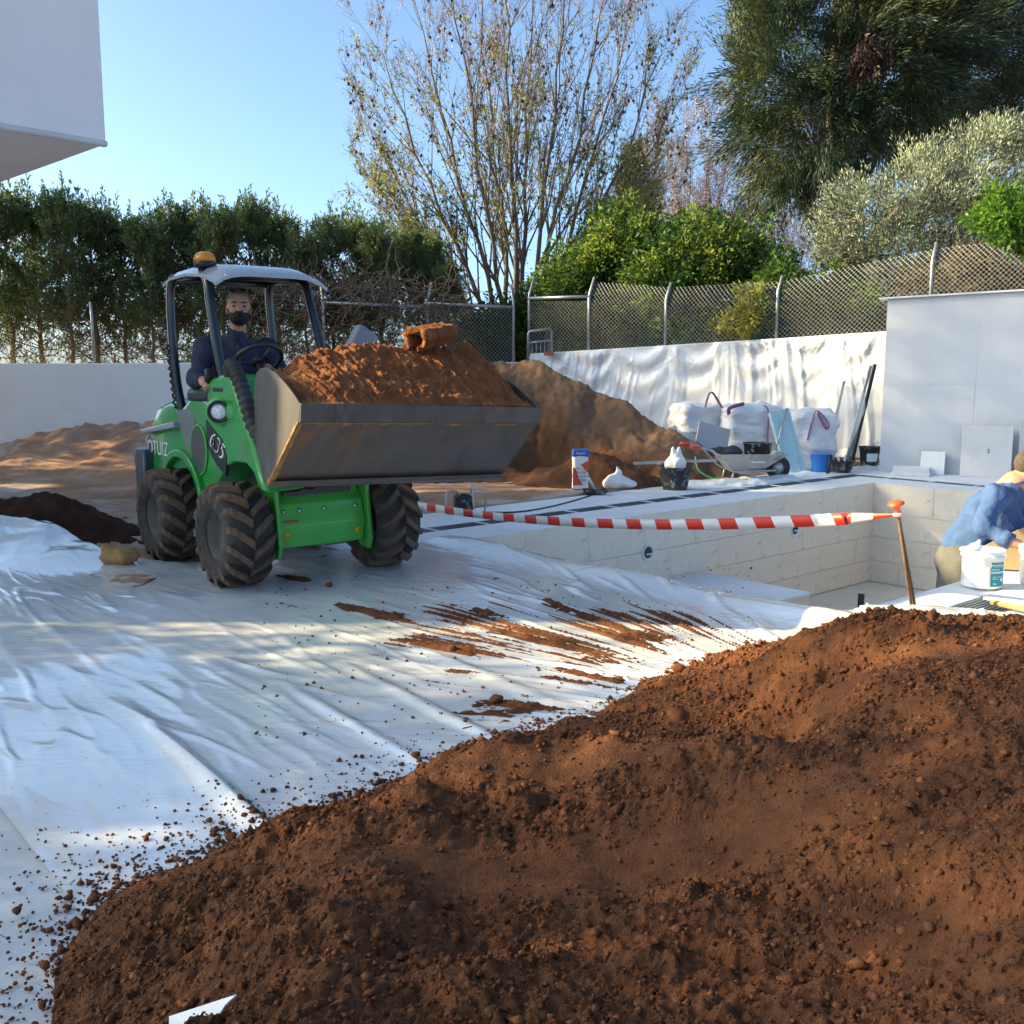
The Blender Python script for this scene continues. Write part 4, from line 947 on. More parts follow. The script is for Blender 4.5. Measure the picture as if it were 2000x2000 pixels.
def jac_tree(name,label,seed,base,limbs,dens,rbase,greenz,flower,podn,lsize=1.0,depth=3,lk=.34,green=.5):
    rng=np.random.default_rng(seed+50); segs,tips=branchy(seed,limbs,base,depth,rbase,len_k=lk)
    t=thing(name,label,'tree',base); b=np.array(base)
    for (tp_,td_) in tips+tips[::2]:
        e=tp_+unit(td_+rng.normal(0,.45,3)+np.array([0,0,.25]))*rng.uniform(.15,.4); segs.append((tp_,e,.004,.002))
    big=[(p-b,q-b,r0,r1) for p,q,r0,r1 in segs if r0>.012]; fine=[(p-b,q-b,r0,r1) for p,q,r0,r1 in segs if r0<=.012]
    V,Fq=tubes_np(big,6); link('trunk',arr_mesh('trunk',V,Fq),t,M_bark,True); V,Fq=tubes_np(fine,3); tag(link('twigs',arr_mesh('twigs',V,Fq),t,M_bark,True),kind='stuff')
    TP=np.array([q[0] for q in tips])-b; TD=np.array([q[1] for q in tips]); zz=TP[:,2]
    pg=np.clip(1-(zz-greenz[0])/(greenz[1]-greenz[0]),.02,1)*green
    sel=rng.random(len(TP))<pg*dens; P_=np.repeat(TP[sel],11,0)+rng.normal(0,.085,(sel.sum()*11,3)); D=np.repeat(TD[sel],11,0)*.3+np.array([0,0,-.4])
    if len(P_): link('crown',leafmesh('crown',leaves(P_,D,rng.uniform(.06,.13,len(P_))*lsize,rng.uniform(.02,.04,len(P_))*lsize,rng,.8)),t,M_jac)
    sel=rng.random(len(TP))<np.clip((zz-greenz[0])/(greenz[1]-greenz[0]),.0,1)*flower; P_=np.repeat(TP[sel],8,0)+rng.normal(0,.09,(sel.sum()*8,3)); D=rng.normal(0,1,P_.shape)
    if len(P_): link('blossom',leafmesh('blossom',leaves(P_,D,rng.uniform(.03,.07,len(P_))*lsize,rng.uniform(.02,.035,len(P_))*lsize,rng,.8)),t,M_jacfl)
    sel=rng.choice(len(TP),min(podn,len(TP)),replace=False); P_=TP[sel]+np.array([0,0,-.06]); D=np.tile(np.array([0,0,-1.]),(len(P_),1))
    if len(P_):
        a=leaves(P_,D,.10*lsize,.075*lsize,rng,.25); tag(link('seed_pods',leafmesh('seed_pods',a),t,M_pod),kind='stuff')
    return t
YJ=22.0; bj=atY(1012,600,YJ); bj=(bj.x,YJ,1.0)
lim=[]
for px,py,dy in ((720,250,.6),(770,400,-1.0),(750,110,-.8),(715,340,.9),(810,5,1.2),(880,-50,-1.0),(930,-60,.4),(985,-110,-.6),(1040,-90,1.5),(1120,-100,-.9),(1190,-50,-1.2),(1240,20,.6),(1290,110,-.5),(1300,230,-.8),(1265,350,1.0),(1000,150,1.8)):
    lim.append(tuple(atY(px,py,YJ+dy)))
jac_tree('jacaranda_tree','large many-stemmed tree with bare fanned limbs, sparse leaves and dangling seed pods','',bj,lim,1,.10,(2.0,7.0),.35,1200) if False else None
t=jac_tree('jacaranda_tree','large many-stemmed tree with fanned bare limbs, sparse leaves and dark dangling seed pods',21,bj,lim,1.0,.07,(1.8,8.5),.45,1500,1.0,3,.27,.45)
Y2=30; b2=atY(1360,470,Y2); jac_tree('jacaranda_tree','smaller mauve flowering tree behind the green vines, beside the dark cypress',22,(b2.x,Y2,2.2),[tuple(atY(px,py,Y2+d)) for px,py,d in ((1262,300,.5),(1300,262,-1),(1340,268,.8),(1385,262,0),(1430,258,-.6),(1470,300,.7),(1270,350,0),(1500,350,.4),(1410,330,1),(1330,330,-.5))],.5,.05,(-3,.5),.6,250,1.2,3,.30,.2)
Y3=32; b3=atY(1540,560,Y3); jac_tree('jacaranda_tree','low mauve tree of thin arching stems, partly hidden under the cypress skirt',23,(b3.x,Y3,1.8),[tuple(atY(px,py,Y3+d)) for px,py,d in ((1450,470,.5),(1490,430,-1),(1530,415,.8),(1575,430,0),(1610,480,-.6),(1500,500,.3))],.4,.045,(-3,.5),.6,80,1.3,3,.5,.2)
# ---- leafy crowns filled from an outline
def inpoly(x,y,poly):
    c=np.zeros(x.shape,bool); n=len(poly)
    for i in range(n):
        x0,y0=poly[i];x1,y1=poly[i-1]; m=((y0>y)!=(y1>y))&(x<(x1-x0)*(y-y0)/(y1-y0+1e-12)+x0); c^=m
    return c
def crown(name,label,cat,outline,Y,thick,nclump,per,clr,lsz,lwd,mat_,seed,dirv=(0,0,.3),jit=.8,hole=.0,hscale=.6,trunk=None,branches=0,mat2=None,frac2=0,plume=None,zbase=0.0,grp=None,soft=.35):
    rng=np.random.default_rng(seed); W_=[atY(px,py,Y) for px,py in outline]; poly=[(w.x,w.z) for w in W_]
    xs=[p[0] for p in poly];zs=[p[1] for p in poly]; cx,cz=np.mean(xs),np.mean(zs)
    # distance from the outline gives the thickness at each place
    def bd(x,z):
        d=np.full(x.shape,9e9)
        for i in range(len(poly)):
            a=np.array(poly[i-1]);b=np.array(poly[i]);ab=b-a; t=np.clip(((x-a[0])*ab[0]+(z-a[1])*ab[1])/(ab@ab+1e-9),0,1); d=np.minimum(d,np.hypot(x-a[0]-ab[0]*t,z-a[1]-ab[1]*t))
        return d
    n=nclump*5; x=rng.uniform(min(xs),max(xs),n);z=rng.uniform(min(zs),max(zs),n); m=inpoly(x,z,poly)
    if hole: m&=fbm(x*hscale,z*hscale,3,seed)>-1+hole
    x,z=x[m][:nclump],z[m][:nclump]; d=bd(x,z); x=x+rng.normal(0,clr*.55,x.shape)+.5*clr*perlin(x*1.7,z*1.7,seed+1); z=z+rng.normal(0,clr*.5,z.shape)+1.4*clr*perlin(x*1.1,z*1.1,seed+2); w=thick*np.clip(np.sqrt(np.clip(d/soft/ (thick+.01),0,4)),.1,1)
    s=rng.uniform(-1,1,len(x)); s=np.sign(s)*np.abs(s)**.5; y=Y+s*w
    base=Vector((cx,Y,zbase)); t=thing(name,label,cat,base,0,grp); b=np.array(base)
    C=np.stack([x,y,z],-1)-b; N=len(C)
    out=C-np.array([0,0,(cz-zbase)]); out/=np.linalg.norm(out,axis=1)[:,None]+1e-9
    cr=clr*rng.uniform(.6,1.25,(N,1,1)); off_=rng.normal(0,1,(N,per,3)); off_/= (np.linalg.norm(off_,axis=2)[...,None]+1e-9); off_*=rng.random((N,per,1))**.5*cr
    if plume is not None:      # stretched plumes
        pd=np.array(plume)+rng.normal(0,.25,(N,3))+out*.5; pd/=np.linalg.norm(pd,axis=1)[:,None]
        al=(off_*pd[:,None,:]).sum(-1,keepdims=True); off_=off_*.55+pd[:,None,:]*al*1.4
        D=np.repeat(pd[:,None,:],per,1)+off_/(cr+1e-6)*.6
    else: D=off_/(cr+1e-6)+np.array(dirv)+out[:,None,:]*.5
    P_=(C[:,None,:]+off_).reshape(-1,3); D=D.reshape(-1,3); k=len(P_)
    V=leaves(P_,D,rng.uniform(.7,1.3,k)*lsz,rng.uniform(.7,1.3,k)*lwd,rng,jit)
    if mat2 is not None:
        sel=np.repeat(np.repeat(rng.random(N)<frac2,per),4); link('crown',leafmesh('crown',V[~sel]),t,mat_); link('foliage_clumps',leafmesh('foliage_clumps',V[sel]),t,mat2)
    else: link('crown',leafmesh('crown',V),t,mat_)
    if trunk:
        mb=MB()
        for pts,r in trunk: mb.tube([Vector(atY(px,py,Y))-base for px,py in pts],[r*(1-.5*i/(len(pts)-1)) for i in range(len(pts))],8)
        mb.build('trunk',M_bark,t,smooth=True)
        if branches:
            tp=np.array(trunk[0][0],float); segs=[]
            for i in rng.choice(N,min(branches,N),replace=False):
                k=rng.random(); j=tp[0]+(tp[-1]-tp[0])*k; q=np.array(Vector(atY(j[0],j[1],Y))-base); e=C[i]; mid=(q+e)/2+rng.normal(0,.1,3); segs+=[(q,mid,.035,.022),(mid,e,.022,.006)]
            V2,F2=tubes_np(segs,5); link('limbs',arr_mesh('limbs',V2,F2),t,M_bark,True)
    return t
cyp=crown('cypress_tree','huge dark cypress with ragged golden-green plumes, behind the olive tree','tree',[(1445,60),(1475,0),(1465,-90),(1530,-140),(1800,-160),(1880,-60),(1850,150),(1830,260),(1740,300),(1660,360),(1640,395),(1590,400),(1540,398),(1505,375),(1480,320),(1445,280),(1460,230),(1435,160),(1450,110)],25,2.3,880,190,.42,.17,.024,M_cyp,31,plume=(0,0,-.12),jit=.28,hole=.80,hscale=1.8,trunk=[([(1668,640),(1660,520),(1630,400),(1620,200),(1650,-100)],.16)],branches=60,mat2=M_cypd,frac2=.38,zbase=1.5,soft=.25)
o=crown('dead_branch','hanging dead brown branch caught in the dark cypress','dead branch',[(1665,175),(1690,85),(1712,120),(1722,130),(1716,150),(1680,168),(1655,170)],22.6,.2,26,50,.20,.16,.04,M_dead,33,plume=(0,0,-.9),jit=.3,zbase=8.0) 
crown('cedar_tree','dark spreading cedar with bluish layered boughs, right of the cypress','tree',[(1800,-120),(2080,-120),(2090,240),(2040,250),(1980,210),(1930,230),(1900,270),(1850,310),(1790,290),(1760,240),(1800,180)],29,2.6,700,110,.6,.2,.028,M_cypd,35,plume=(.6,0,-.1),jit=.5,hole=.85,hscale=.9,trunk=[([(1880,420),(1882,300),(1878,200),(1870,-60)],.26)],branches=40,mat2=M_cyp,frac2=.15,zbase=1.5,soft=.3)
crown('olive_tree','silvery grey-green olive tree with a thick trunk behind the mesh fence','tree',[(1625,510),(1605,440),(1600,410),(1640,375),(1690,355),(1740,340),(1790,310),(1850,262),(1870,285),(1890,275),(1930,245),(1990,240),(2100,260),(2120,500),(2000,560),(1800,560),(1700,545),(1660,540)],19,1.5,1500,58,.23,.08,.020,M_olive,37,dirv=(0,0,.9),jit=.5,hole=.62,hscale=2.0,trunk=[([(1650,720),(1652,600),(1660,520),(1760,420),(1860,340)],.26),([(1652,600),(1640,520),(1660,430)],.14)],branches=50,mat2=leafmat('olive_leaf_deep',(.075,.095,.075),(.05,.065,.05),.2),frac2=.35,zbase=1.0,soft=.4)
crown('citrus_bush','glossy bright green citrus bush overhanging the pale wall','bush',[(1925,400),(1950,378),(2010,380),(2080,390),(2080,480),(1985,490),(1960,455),(1930,450)],13.7,.4,120,60,.12,.085,.042,M_citrus,39,dirv=(0,0,-.2),jit=.7,zbase=2.3,hole=.5,hscale=3)
GV='green vine bushes behind the chain link fence'
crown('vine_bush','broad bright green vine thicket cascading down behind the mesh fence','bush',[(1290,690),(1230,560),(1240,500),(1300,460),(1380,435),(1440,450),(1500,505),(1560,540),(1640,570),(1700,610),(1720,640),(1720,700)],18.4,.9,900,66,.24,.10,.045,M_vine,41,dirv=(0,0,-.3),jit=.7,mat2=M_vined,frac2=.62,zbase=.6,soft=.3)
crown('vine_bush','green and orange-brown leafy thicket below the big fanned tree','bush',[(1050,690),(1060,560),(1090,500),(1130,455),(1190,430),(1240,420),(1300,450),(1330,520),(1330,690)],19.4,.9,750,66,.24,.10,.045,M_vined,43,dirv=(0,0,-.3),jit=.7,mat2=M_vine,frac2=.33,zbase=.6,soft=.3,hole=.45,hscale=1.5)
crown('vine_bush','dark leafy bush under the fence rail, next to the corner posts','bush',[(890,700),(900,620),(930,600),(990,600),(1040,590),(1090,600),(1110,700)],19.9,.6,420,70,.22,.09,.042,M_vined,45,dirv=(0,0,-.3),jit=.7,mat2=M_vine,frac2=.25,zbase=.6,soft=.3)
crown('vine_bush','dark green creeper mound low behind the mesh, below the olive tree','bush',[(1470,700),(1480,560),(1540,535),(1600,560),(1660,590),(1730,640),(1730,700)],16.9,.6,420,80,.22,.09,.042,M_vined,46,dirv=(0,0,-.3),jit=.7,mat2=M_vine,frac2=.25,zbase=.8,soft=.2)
crown('dry_shrub','dry brown and ochre shrub tangled behind the right part of the fence','bush',[(1750,590),(1780,545),(1850,520),(2050,500),(2100,600),(1750,620)],16.8,.6,230,60,.25,.09,.03,M_hedgeb,47,jit=.9,mat2=M_yel,frac2=.10,zbase=1.2,soft=.3,hole=.5,hscale=1.3)
crown('slim_cypress','narrow dark cypress spire far behind the vines','tree',[(1218,450),(1216,390),(1222,335),(1232,310),(1245,330),(1256,380),(1262,450)],27,.35,330,60,.2,.12,.04,M_cypd,49,plume=(0,0,1),jit=.4,trunk=[([(1238,560),(1238,330)],.15)],zbase=1.0,soft=.3)
crown('young_sapling','thin yellow-green sapling growing against the mesh fence','sapling',[(1435,610),(1425,590),(1450,570),(1490,580),(1480,615),(1500,640),(1490,660),(1440,660),(1400,640),(1415,625)],16.3,.15,26,34,.14,.10,.03,M_yel,51,jit=.7,trunk=[([(1470,680),(1462,575)],.02)],zbase=1.4)

def add_shade_tree(label,loc,rad,zc,n,per,seed,hole):  # leafy trees out of view, added to shade and dapple the scene
    rng=np.random.default_rng(seed); d=rng.normal(0,1,(n*3,3)); d/=np.linalg.norm(d,axis=1)[:,None]; p=d*(rng.random((n*3,1))**.45)*np.array([rad,rad,rad*.85]); p=p[fbm(p[:,1]*.55+p[:,0]*.2,p[:,2]*.7,3,seed)>hole][:n]
    t=thing('added_shade_tree',label,'tree',loc); C=p+np.array([0,0,zc]); off_=rng.normal(0,.22,(len(C),per,3)); P_=(C[:,None]+off_).reshape(-1,3)
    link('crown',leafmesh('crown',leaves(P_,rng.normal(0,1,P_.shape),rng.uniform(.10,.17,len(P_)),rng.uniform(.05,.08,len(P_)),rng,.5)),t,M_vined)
    segs=[(np.zeros(3),np.array([0,0,zc*.55]),.16,.12)]
    for i in rng.choice(len(C),26,replace=False): a=np.array([0,0,zc*.5]); m_=(a+C[i])/2+rng.normal(0,.15,3); segs+=[(a,m_,.06,.035),(m_,C[i],.035,.01)]
    V,Fq=tubes_np(segs,6); link('trunk',arr_mesh('trunk',V,Fq),t,M_bark,True)
add_shade_tree('round leafy tree added out of view beside the house to dapple the sheet',(-9.7,4.3,0),1.7,3.2,200,46,601,.02)
add_shade_tree('second leafy tree added out of view beyond the terrace to shade the soil heap',(-11.6,1.4,0),3.3,4.9,540,46,602,-.5)
add_shade_tree('tall leafy tree added out of view at the side to dapple the draped wall',(-17.5,16.6,0),3.2,9.4,360,46,603,-.28)
add_shade_tree('tall dense leafy tree added out of view behind the house to shade the pale wall',(-18.0,12.2,0),3.4,11.6,480,46,604,-.5)
# ================================================================ LOADER
M_green=mat('green_paint',(.018,.26,.04),.33,coat=.5,col2=(.024,.30,.048),scale=3,col3=(.13,.16,.07),scale3=5,mix3=(.54,.78),bump=.03,bscale=25)
M_lgreen=mat('light_green_paint',(.09,.44,.06),.38,coat=.3,col2=(.07,.37,.055),scale=4,col3=(.16,.16,.07),scale3=9,mix3=(.62,.75))
M_dgrey=mat('dark_grey_panel',(.035,.037,.04),.4)
M_tube=mat('black_painted_tube',(.014,.018,.024),.28,coat=.4)
M_canopy=mat('grey_canopy',(.30,.33,.36),.25,coat=.4)
M_steel=mat('worn_bucket_steel',(.10,.085,.07),.42,.25,col2=(.06,.045,.034),scale=2.2,stretch=(1,2.6,1),col3=(.15,.08,.04),scale3=2.4,mix3=(.48,.66),bump=.08,bscale=30,rvar=.12)
M_steels=mat('side_plate_steel',(.085,.08,.075),.5,.2,col2=(.055,.048,.042),scale=5,stretch=(3,1,.6),col3=(.04,.024,.018),scale3=2.6,mix3=(.56,.66),rvar=.1)
M_yrust=mat('ochre_rust',(.33,.185,.055),.9,col2=(.15,.07,.025),scale=25,bump=.4)
M_tyre=mat('muddy_tyre',(.020,.019,.018),.8,col2=(.05,.04,.032),scale=7,bump=.2,bscale=50,col3=(.10,.06,.035),scale3=4,mix3=(.55,.75))
M_lug=mat('muddy_lug',(.05,.038,.03),.85,col2=(.15,.085,.045),scale=9,bump=.3,bscale=50,mix=(.38,.6))
M_rim=mat('grey_rim',(.12,.105,.09),.6,.3,col2=(.08,.06,.045),scale=9)
M_white=mat('white_paint',(.8,.8,.78),.4)
M_chrome=mat('bright_metal',(.7,.7,.7),.2,1)
M_red=mat('red_plastic',(.62,.05,.03),.4)
M_yellow=mat('yellow_sticker',(.75,.50,.02),.5)
LO=Vector((-1.3115,6.737,0)); LY=R(-52)
loader=thing('compact_loader','small green articulated loader carrying a bucket heaped with soil','loader',LO,LY)
def make_tyre(parent,side):
    m=MB(); Mx=Matrix.Rotation(R(90),4,'X'); w=.155
    prof=[(.155,-.125),(.17,-.14),(.21,-.152),(.255,-.155),(.283,-.14),(.297,-.10),(.302,-.04),(.302,.04),(.297,.10),(.283,.14),(.255,.155),(.21,.152),(.17,.14),(.155,.125)]
    m.lathe(prof,48,Mx,0,True)
    o=m.build('tyre',M_tyre,parent)
    for s in(-1,1):
        for i in range(15):
            ph0=2*math.pi*(i+(.5 if s>0 else 0))/15; vs=[]
            st=[(0.004,.302,.332),(.06,.302,.333),(.115,.293,.328),(.15,.262,.300),(.158,.225,.245)]
            lw=(.060,.055,.055,.06,.05)
            mm=MB()
            for k,(wv,r0,r1) in enumerate(st):
                ph=ph0+min(wv,.14)*2.6; hw=lw[k]/2/.32
                for rr_,aa in((r0-.012,ph-hw),(r0-.012,ph+hw),(r1,ph+hw*.78),(r1,ph-hw*.78)):
                    vs.append((math.cos(aa)*rr_,s*wv,math.sin(aa)*rr_))
            mm.v=vs
            for k in range(4):
                for j in range(4): mm.f.append([k*4+j,k*4+(j+1)%4,(k+1)*4+(j+1)%4,(k+1)*4+j]); mm.m.append(0); mm.sm.append(False)
            mm.f+= [[3,2,1,0],[16,17,18,19]]; mm.m+=[0,0]; mm.sm+=[False,False]
            if (s,i)==(-1,0) or (s,i)==(1,0): LUG[s]=mm.build('lug',M_lug,o)
            else:
                c=LUG[s].copy(); COL.objects.link(c); c.parent=o; c.rotation_euler=(0,-(2*math.pi*i/15),0)
    return o
LUG={}
def make_wheel(x,y,spin):
    w=bpy.data.objects.new('wheel',None); COL.objects.link(w); w.parent=loader; w.location=(x,y,.328); w.rotation_euler=(0,spin,0)
    return w
w0=make_wheel(0,-.565,.1); ty=make_tyre(w0,-1)
m=MB(); Mx=Matrix.Rotation(R(90),4,'X')
m.lathe([(.158,-.128),(.166,-.132),(.166,-.120),(.150,-.112),(.140,-.06),(.125,-.045),(.06,-.05),(.055,-.075),(.0,-.075)],32,Mx,0,True)
m.lathe([(.158,.128),(.166,.132),(.166,.120),(.150,.112),(.140,.06),(.10,.03),(.0,.03)],32,Mx,0,True); rim=m.build('rim',M_rim,w0)
m=MB()
for i in range(5): a=2*math.pi*i/5; m.lathe([(.011,0),(.011,.015),(.0,.016)],8,Matrix.Translation((math.cos(a)*.09,.045,math.sin(a)*.09))@Matrix.Rotation(R(-90),4,'X')); 
m.build('hub_bolts',M_galv,rim)
for x,y,sp in ((0,.51,.33),(-1.13,-.565,.22),(-1.13,.51,.5)):
    w=make_wheel(x,y,sp)
    for ch in list(w0.children):
        c=ch.copy(); COL.objects.link(c); c.parent=w
        for g in ch.children: gg=g.copy(); COL.objects.link(gg); gg.parent=c
    if y>0: w.rotation_euler=(0,sp,math.pi)
# axle, chassis
m=MB(); m.tube([(0,-.4,.33),(0,.4,.33)],.06,10); m.tube([(-1.13,-.4,.33),(-1.13,.4,.33)],.06,10); m.box((-.55,0,.45),(1.1,.34,.28)); m.box((-.3,0,.75),(.7,.5,.5)); m.build('chassis',M_dgrey,loader,bevel=.01)
# side pods
def pod(s):
    prof=[(.24,.60),(.20,.72),(.10,.88),(-.02,1.03),(-.10,1.14),(-.17,1.25),(-.24,1.32),(-.40,1.335),(-.58,1.31),(-.80,1.25),(-1.0,1.16),(-1.22,1.06),(-1.20,.98),(-1.02,.78),(-.86,.60),(-.74,.52),(-.56,.53),(-.50,.62),(-.38,.72),(-.2,.765),(0,.765),(.12,.71),(.17,.62)]
    secs=[]
    for y,k,zk in ((-.17,.97,0),(-.36,1.0,0),(-.43,.985,-.012),(-.455,.94,-.035)):
        c=(-.45,.9); secs.append([((c[0]+(x-c[0])*k),s*-y*-1 if False else y*(-s) if False else (y if s<0 else -y),c[1]+(z-c[1])*k+zk*.3) for x,z in prof])
    m=MB(); m.loft(secs,0,True,False); return m.build('side_body',M_green,loader,bevel=.014,seg=2)
pr=pod(-1); pod(1)
# wheel-arch lip over the front wheel
for s in(-1,1):
    m=MB(); arc=[(.36*math.cos(a)*1.0+.0,.36*math.sin(a)+.36) for a in np.linspace(R(20),R(160),12)]; arc2=[(.40*math.cos(a),.395*math.sin(a)+.36) for a in np.linspace(R(20),R(160),12)]
    pass
# headlight
def onpod(px_,): pass
hl=bpy.data.objects.new('headlight',None); COL.objects.link(hl); hl.parent=loader; hl.location=(-.40,-.455,1.085); hl.rotation_euler=(0,R(90),R(-38)); hl.scale=(1.25,1.25,1.25)
m=MB(); m.lathe([(.085,-.10),(.078,0),(.07,.04),(.058,.045)],24); m.build('lamp_pod',M_lgreen,hl,smooth=True)
m=MB(); m.lathe([(.060,.03),(.060,.055),(.052,.06),(.047,.05)],24,closed=True); m.build('lamp_ring',M_black,hl)
m=MB(); m.lathe([(.049,.046),(.03,.054),(0,.056)],24); m.build('lens',mat('lamp_glass',(.75,.78,.8),.12,.3,bump=.6,bscale=60),hl)
# speaker grille oval and trim
def oval(cx,cz,rx,rz,tilt,n=28,y=-.47):
    return [(cx+rx*math.cos(a)*math.cos(tilt)-rz*math.sin(a)*math.sin(tilt),cz+rx*math.cos(a)*math.sin(tilt)+rz*math.sin(a)*math.cos(tilt)) for a in np.linspace(0,2*math.pi,n,endpoint=False)]
m=MB(); m.prism(oval(-.80,.805,.135,.165,0),-.467,-.44); g=m.build('grille',mat('perforated_grille',(.05,.05,.05),.6,.3,col2=(.22,.22,.22),scale=160,bump=1,bscale=160),loader)
m=MB(); m.tube([(x,-.462,z) for x,z in oval(-.80,.805,.142,.172,0)],.008,6,closed=True); m.build('grille_trim',M_lgreen,g)
m=MB(); m.prism([(-1.22,1.055),(-.98,1.09),(-.86,1.0),(-.93,.85),(-1.0,.72),(-1.06,.80)],-.462,-.43); m.build('grey_side_trim',mat('grey_plastic',(.16,.18,.17),.5),loader,bevel=.006)
# decal with the model number
def text_mesh(body,size,mat_,name,parent,thick=.0006,shear=0):
    c=bpy.data.curves.new(name,'FONT'); c.body=body; c.size=size; c.align_x='CENTER'; c.align_y='CENTER'; c.extrude=thick; c.shear=shear
    o=bpy.data.objects.new(name,c); COL.objects.link(o); dg=bpy.context.evaluated_depsgraph_get(); me=bpy.data.meshes.new_from_object(o.evaluated_get(dg)); bpy.data.objects.remove(o)
    return link(name,me,parent,mat_)
m=MB(); m.prism([(-.66,1.02),(-.40,.90),(-.33,.79),(-.36,.66),(-.52,.73),(-.66,.84)],-.459,-.44); dcl=m.build('model_decal',M_black,loader)
t=text_mesh('635',.165,M_white,'model_number',dcl,.001,.25); t.location=(-.49,-.4605,.855); t.rotation_euler=(R(90),R(24),0)
t=text_mesh('635',.14,M_black,'model_number_inner',dcl,.0012,.25); t.location=(-.49,-.4615,.855); t.rotation_euler=(R(90),R(24),0)
# front lower plate between the wheels
m=MB(); m.prism([(.03,.22),(.10,.215),(.13,.36),(.10,.44),(.09,.50),(.02,.58),(-.06,.60),(-.06,.23)],-.31,.31); fp=m.build('front_plate',M_lgreen,loader,bevel=.008)
for s in(-1,1):
    m=MB(); m.prism([(.05,.17),(.15,.16),(.175,.24),(.14,.50),(.12,.76),(.02,.80),(-.04,.5),(.0,.2)],s*.315,s*.345); m.build('frame_cheek',M_lgreen,loader,bevel=.006)
    m=MB(); m.lathe([(.024,0),(.024,.004),(0,.0045)],20,Matrix.Translation((.118,s*.26,.29))@Matrix.Rotation(R(90+11),4,'Y')); st=m.build('warning_sticker',M_yellow,fp)
    m=MB(); m.lathe([(.012,.0046),(.012,.0058),(.008,.0058),(.008,.0046)],16,Matrix.Translation((.118,s*.26,.29))@Matrix.Rotation(R(90+11),4,'Y'),closed=True); m.build('sticker_symbol',M_black,st)
for y in (-.27,-.16,.02,.25):
    m=MB(); m.lathe([(.013,0),(.013,.01),(0,.013)],10,Matrix.Translation((.098,y,.455))@Matrix.Rotation(R(80),4,'Y')); m.build('bolt',M_chrome,fp)
m=MB(); m.prism([(.127,.385),(.1255,.392),(.1225,.402),(.124,.385)],-.28,-.18); m.build('red_label',mat('faded_red',(.35,.09,.04),.7),fp)
m=MB(); m.prism([(-.1,.5),(.06,.50),(.03,.64),(-.02,.76),(-.2,.78)],-.08,.30); m.build('boom_base',M_lgreen,loader,bevel=.008)
lump=sdf_obj('stuck_mud',[sd_ell((.03,-.2,.60),(.06,.11,.03)),sd_ell((.05,-.05,.61),(.03,.05,.03))],.012,M_soildark,loader,.03,noise=lambda p:.012*noise3(p,25,2))
# boom arm to the bucket, hydraulic hose
m=MB(); m.tube([(-.25,.05,1.0),(.35,.05,.82),(.80,.05,.98)],.075,4); m.tube([(-.1,.2,.8),(.75,.2,1.05)],.035,8); m.tube([(.1,-.12,.7),(.78,-.12,1.05)],.035,8); m.box((.78,.05,1.0),(.06,.7,.34)); m.build('boom_arm',M_dgrey,loader,bevel=.008)
hs=[(-.36,-.36,1.22),(-.34,-.40,1.33),(-.26,-.43,1.385),(-.16,-.44,1.33),(-.04,-.44,1.18),(.08,-.44,1.0),(.3,-.40,.85),(.6,-.3,.8)]
def spl(pts,n):
    pts=[Vector(p) for p in pts]; o=[]
    for i in range(len(pts)-1):
        p0,p1,p2,p3=pts[max(i-1,0)],pts[i],pts[i+1],pts[min(i+2,len(pts)-1)]
        for k in range(n):
            t=k/n; o.append(.5*((2*p1)+(p2-p0)*t+(2*p0-5*p1+4*p2-p3)*t*t+(3*p1-p0-3*p2+p3)*t**3))
    return o+[pts[-1]]
hp_=spl(hs,16); m=MB(); m.tube(hp_,[.050 if (i//2)%2 else .040 for i in range(len(hp_))],12); m.build('hydraulic_hose',M_rubber,loader)
# operator station
m=MB(); m.prism([(-.15,1.20),(-.30,1.33),(-.42,1.345),(-.42,1.12),(-.15,1.0)],-.2,.42); m.build('dash_panel',M_green,loader,bevel=.012)
m=MB(); m.box((-.75,0,.86),(.75,.74,.06)); m.build('floor',M_dgrey,loader)
stw=bpy.data.objects.new('steering_wheel',None); COL.objects.link(stw); stw.parent=loader; stw.location=(-.50,-.14,1.42); stw.rotation_euler=(0,R(-38),0)
m=MB(); m.tube([(.165*math.cos(a),.165*math.sin(a),0) for a in np.linspace(0,2*math.pi,36,endpoint=False)],.0155,10,closed=True); m.build('rim',M_black,stw)
for a in (R(20),R(140),R(260)): m=MB(); m.tube([(0,0,-.03),(.16*math.cos(a),.16*math.sin(a),0)],.012,8); m.build('spoke',M_black,stw)
m=MB(); m.tube([(0,0,.0),(0,0,-.3)],.03,10); m.lathe([(.045,-.03),(.045,.0),(.03,.012),(0,.014)],16); m.build('column',M_black,stw)
jo=MB(); jo.tube([(-.62,-.44,1.20),(-.60,-.45,1.28)],.018,8); jo.tube([(-.60,-.45,1.28),(-.585,-.46,1.36)],[.03,.022],10); jo.build('joystick',M_black,loader)
m=MB(); m.box((-.80,-.40,1.18),(.36,.14,.09)); m.build('armrest',M_black,loader,bevel=.03,seg=3)
sdf_obj('seat',[sd_box((-1.0,-.08,.98),(.24,.24,.08),.06),sd_box((-1.24,-.08,1.25),(.07,.23,.32),.06)],.02,M_black,loader,.04)
